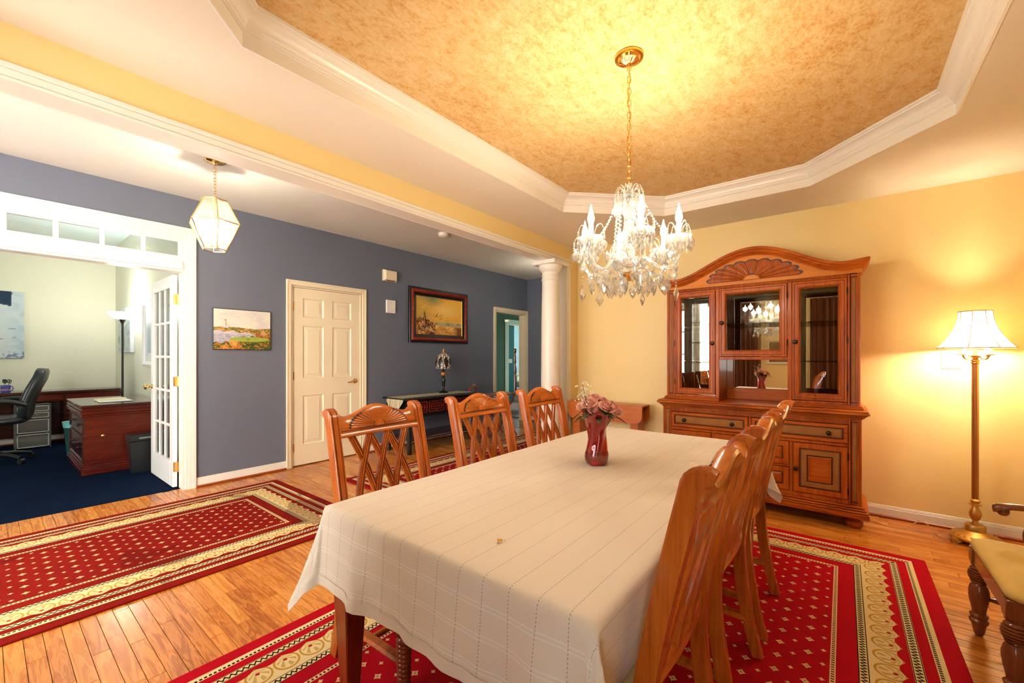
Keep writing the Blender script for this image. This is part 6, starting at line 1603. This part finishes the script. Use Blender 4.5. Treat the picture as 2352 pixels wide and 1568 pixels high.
img = lerp(S(206, 214, 212), S(150, 172, 168), (fbm(U*7, V*9, 90)-.4)*3); canvas('painting', img, lambda u, v: (-.0457, .40-.80*u, .03+.59*v), fa)
fb_ = thing('wall_picture', 'white framed print on the office wall beside the french door', 'picture', (OX-.001, 6.885, 1.125))
m = MB(); rr = [[(-d, -.295+i_, i_), (-d, .295-i_, i_), (-d, .295-i_, .835-i_), (-d, -.295+i_, .835-i_)] for i_, d in ((0, 0), (0, .035), (.02, .042), (.05, .03), (.06, .015))]; m.rings(rr, True, False); m.build('frame', MT['whitecool'], fb_, 25)
img = put(lerp(S(226, 228, 224), S(214, 220, 222), (fbm(U*5, V*5, 95)-.3)*2), (np.abs(U-.5) < .25)*(np.abs(V-.45) < .30), S(176, 194, 200)); canvas('print', img, lambda u, v: (-.016, .235-.47*u, .06+.715*v), fb_)
# mug with scissors
mg = thing('mug', 'blue mug holding scissors on the credenza', 'mug', (.19, 8.74, .766)); MT['mugb'] = plain('blue_mug', (.10, .11, .42), .25)
m = MB(); m.lathe([(.040, 0), (.045, .006), (.045, .10), (.041, .10), (.041, .012), (0, .01)], 24); m.build('mug_body', MT['mugb'], mg, 40); m = MB(); m.tube(spline([(.042, 0, .085), (.075, 0, .082), (.08, 0, .05), (.07, 0, .025), (.042, 0, .018)], 5), .006, 8); m.build('handle', MT['mugb'], mg, 60).rotation_euler = (0, 0, R(-40))
m = MB(); m.lathe([(.0455, .03), (.0455, .05)], 24); m.build('mug_band', plain('pink_band', (.5, .2, .25), .4), mg, 60)
for k, (dx, rot) in enumerate(((-.03, 8), (-.005, -4), (.02, 14))):
    s_ = thing('scissors', 'black-handled scissors in the blue mug, %s' % ('leftmost', 'middle', 'rightmost')[k], 'scissors', (.19+dx*.6, 8.74+.01*k, .785), R(-50))
    m = MB(); m.box(-.005, .005, -.001, .001, 0, .11); m.build('blade', MT['steel'], s_, 30); m = MB()
    for q in (-1, 1): m.tube([(q*.012+.011*math.cos(2*PI*j/12), 0, .135+.024*math.sin(2*PI*j/12)) for j in range(12)], .004, 6, True)
    m.build('handles', MT['blackplastic'], s_, 60); s_.rotation_euler = (0, R(rot), R(-50))

# ------------------------------------------------------------------ bedroom glimpse
bd = thing('bed', 'bed with dark turned post and patterned cover seen through the far doorway', 'bed', (11.3, 8.6, 0))
px_, py_ = 11.02, 8.58
m = MB(); m.lathe([(.05, 0), (.05, .6), (.03, .63), (.045, .68), (.055, .8), (.04, .95), (.028, 1.0), (.045, 1.04), (.05, 1.2), (.035, 1.33), (.025, 1.36), (.055, 1.40), (.06, 1.45), (.04, 1.50), (0, 1.52)], 18, (px_-11.3, py_-8.6, 0)); m.build('bed_post', MT['redwood'], bd, 50)
t = T('leafy_bedspread'); n = t.noise(t.coord(), 7, 4, .6, 1.0); t.set(color=t.ramp(n, [(.40, (.12, .2, .06)), (.52, (.6, .58, .36)), (.65, (.8, .76, .6))]), rough=.8)
m = MB(); m.box(-.3, 1.6, -1.6, -.05, .40, .72, .08); m.build('bedspread', t.m, bd, 60); m = MB(); m.box(-.28, 1.58, -1.58, -.05, .22, .40, .01); m.build('bed_base', MT['ebony'], bd, 30)
t = T('striped_pillow'); x, y, z = t.xyz(t.coord()); t.set(color=t.mix((x*60.0).sin().gt(.5), (.82, .78, .7), (.18, .06, .05)), rough=.8)
m = MB(); m.box(-.24, .40, -.50, -.25, .72, .98, .09); m.build('pillow', t.m, bd, 60)
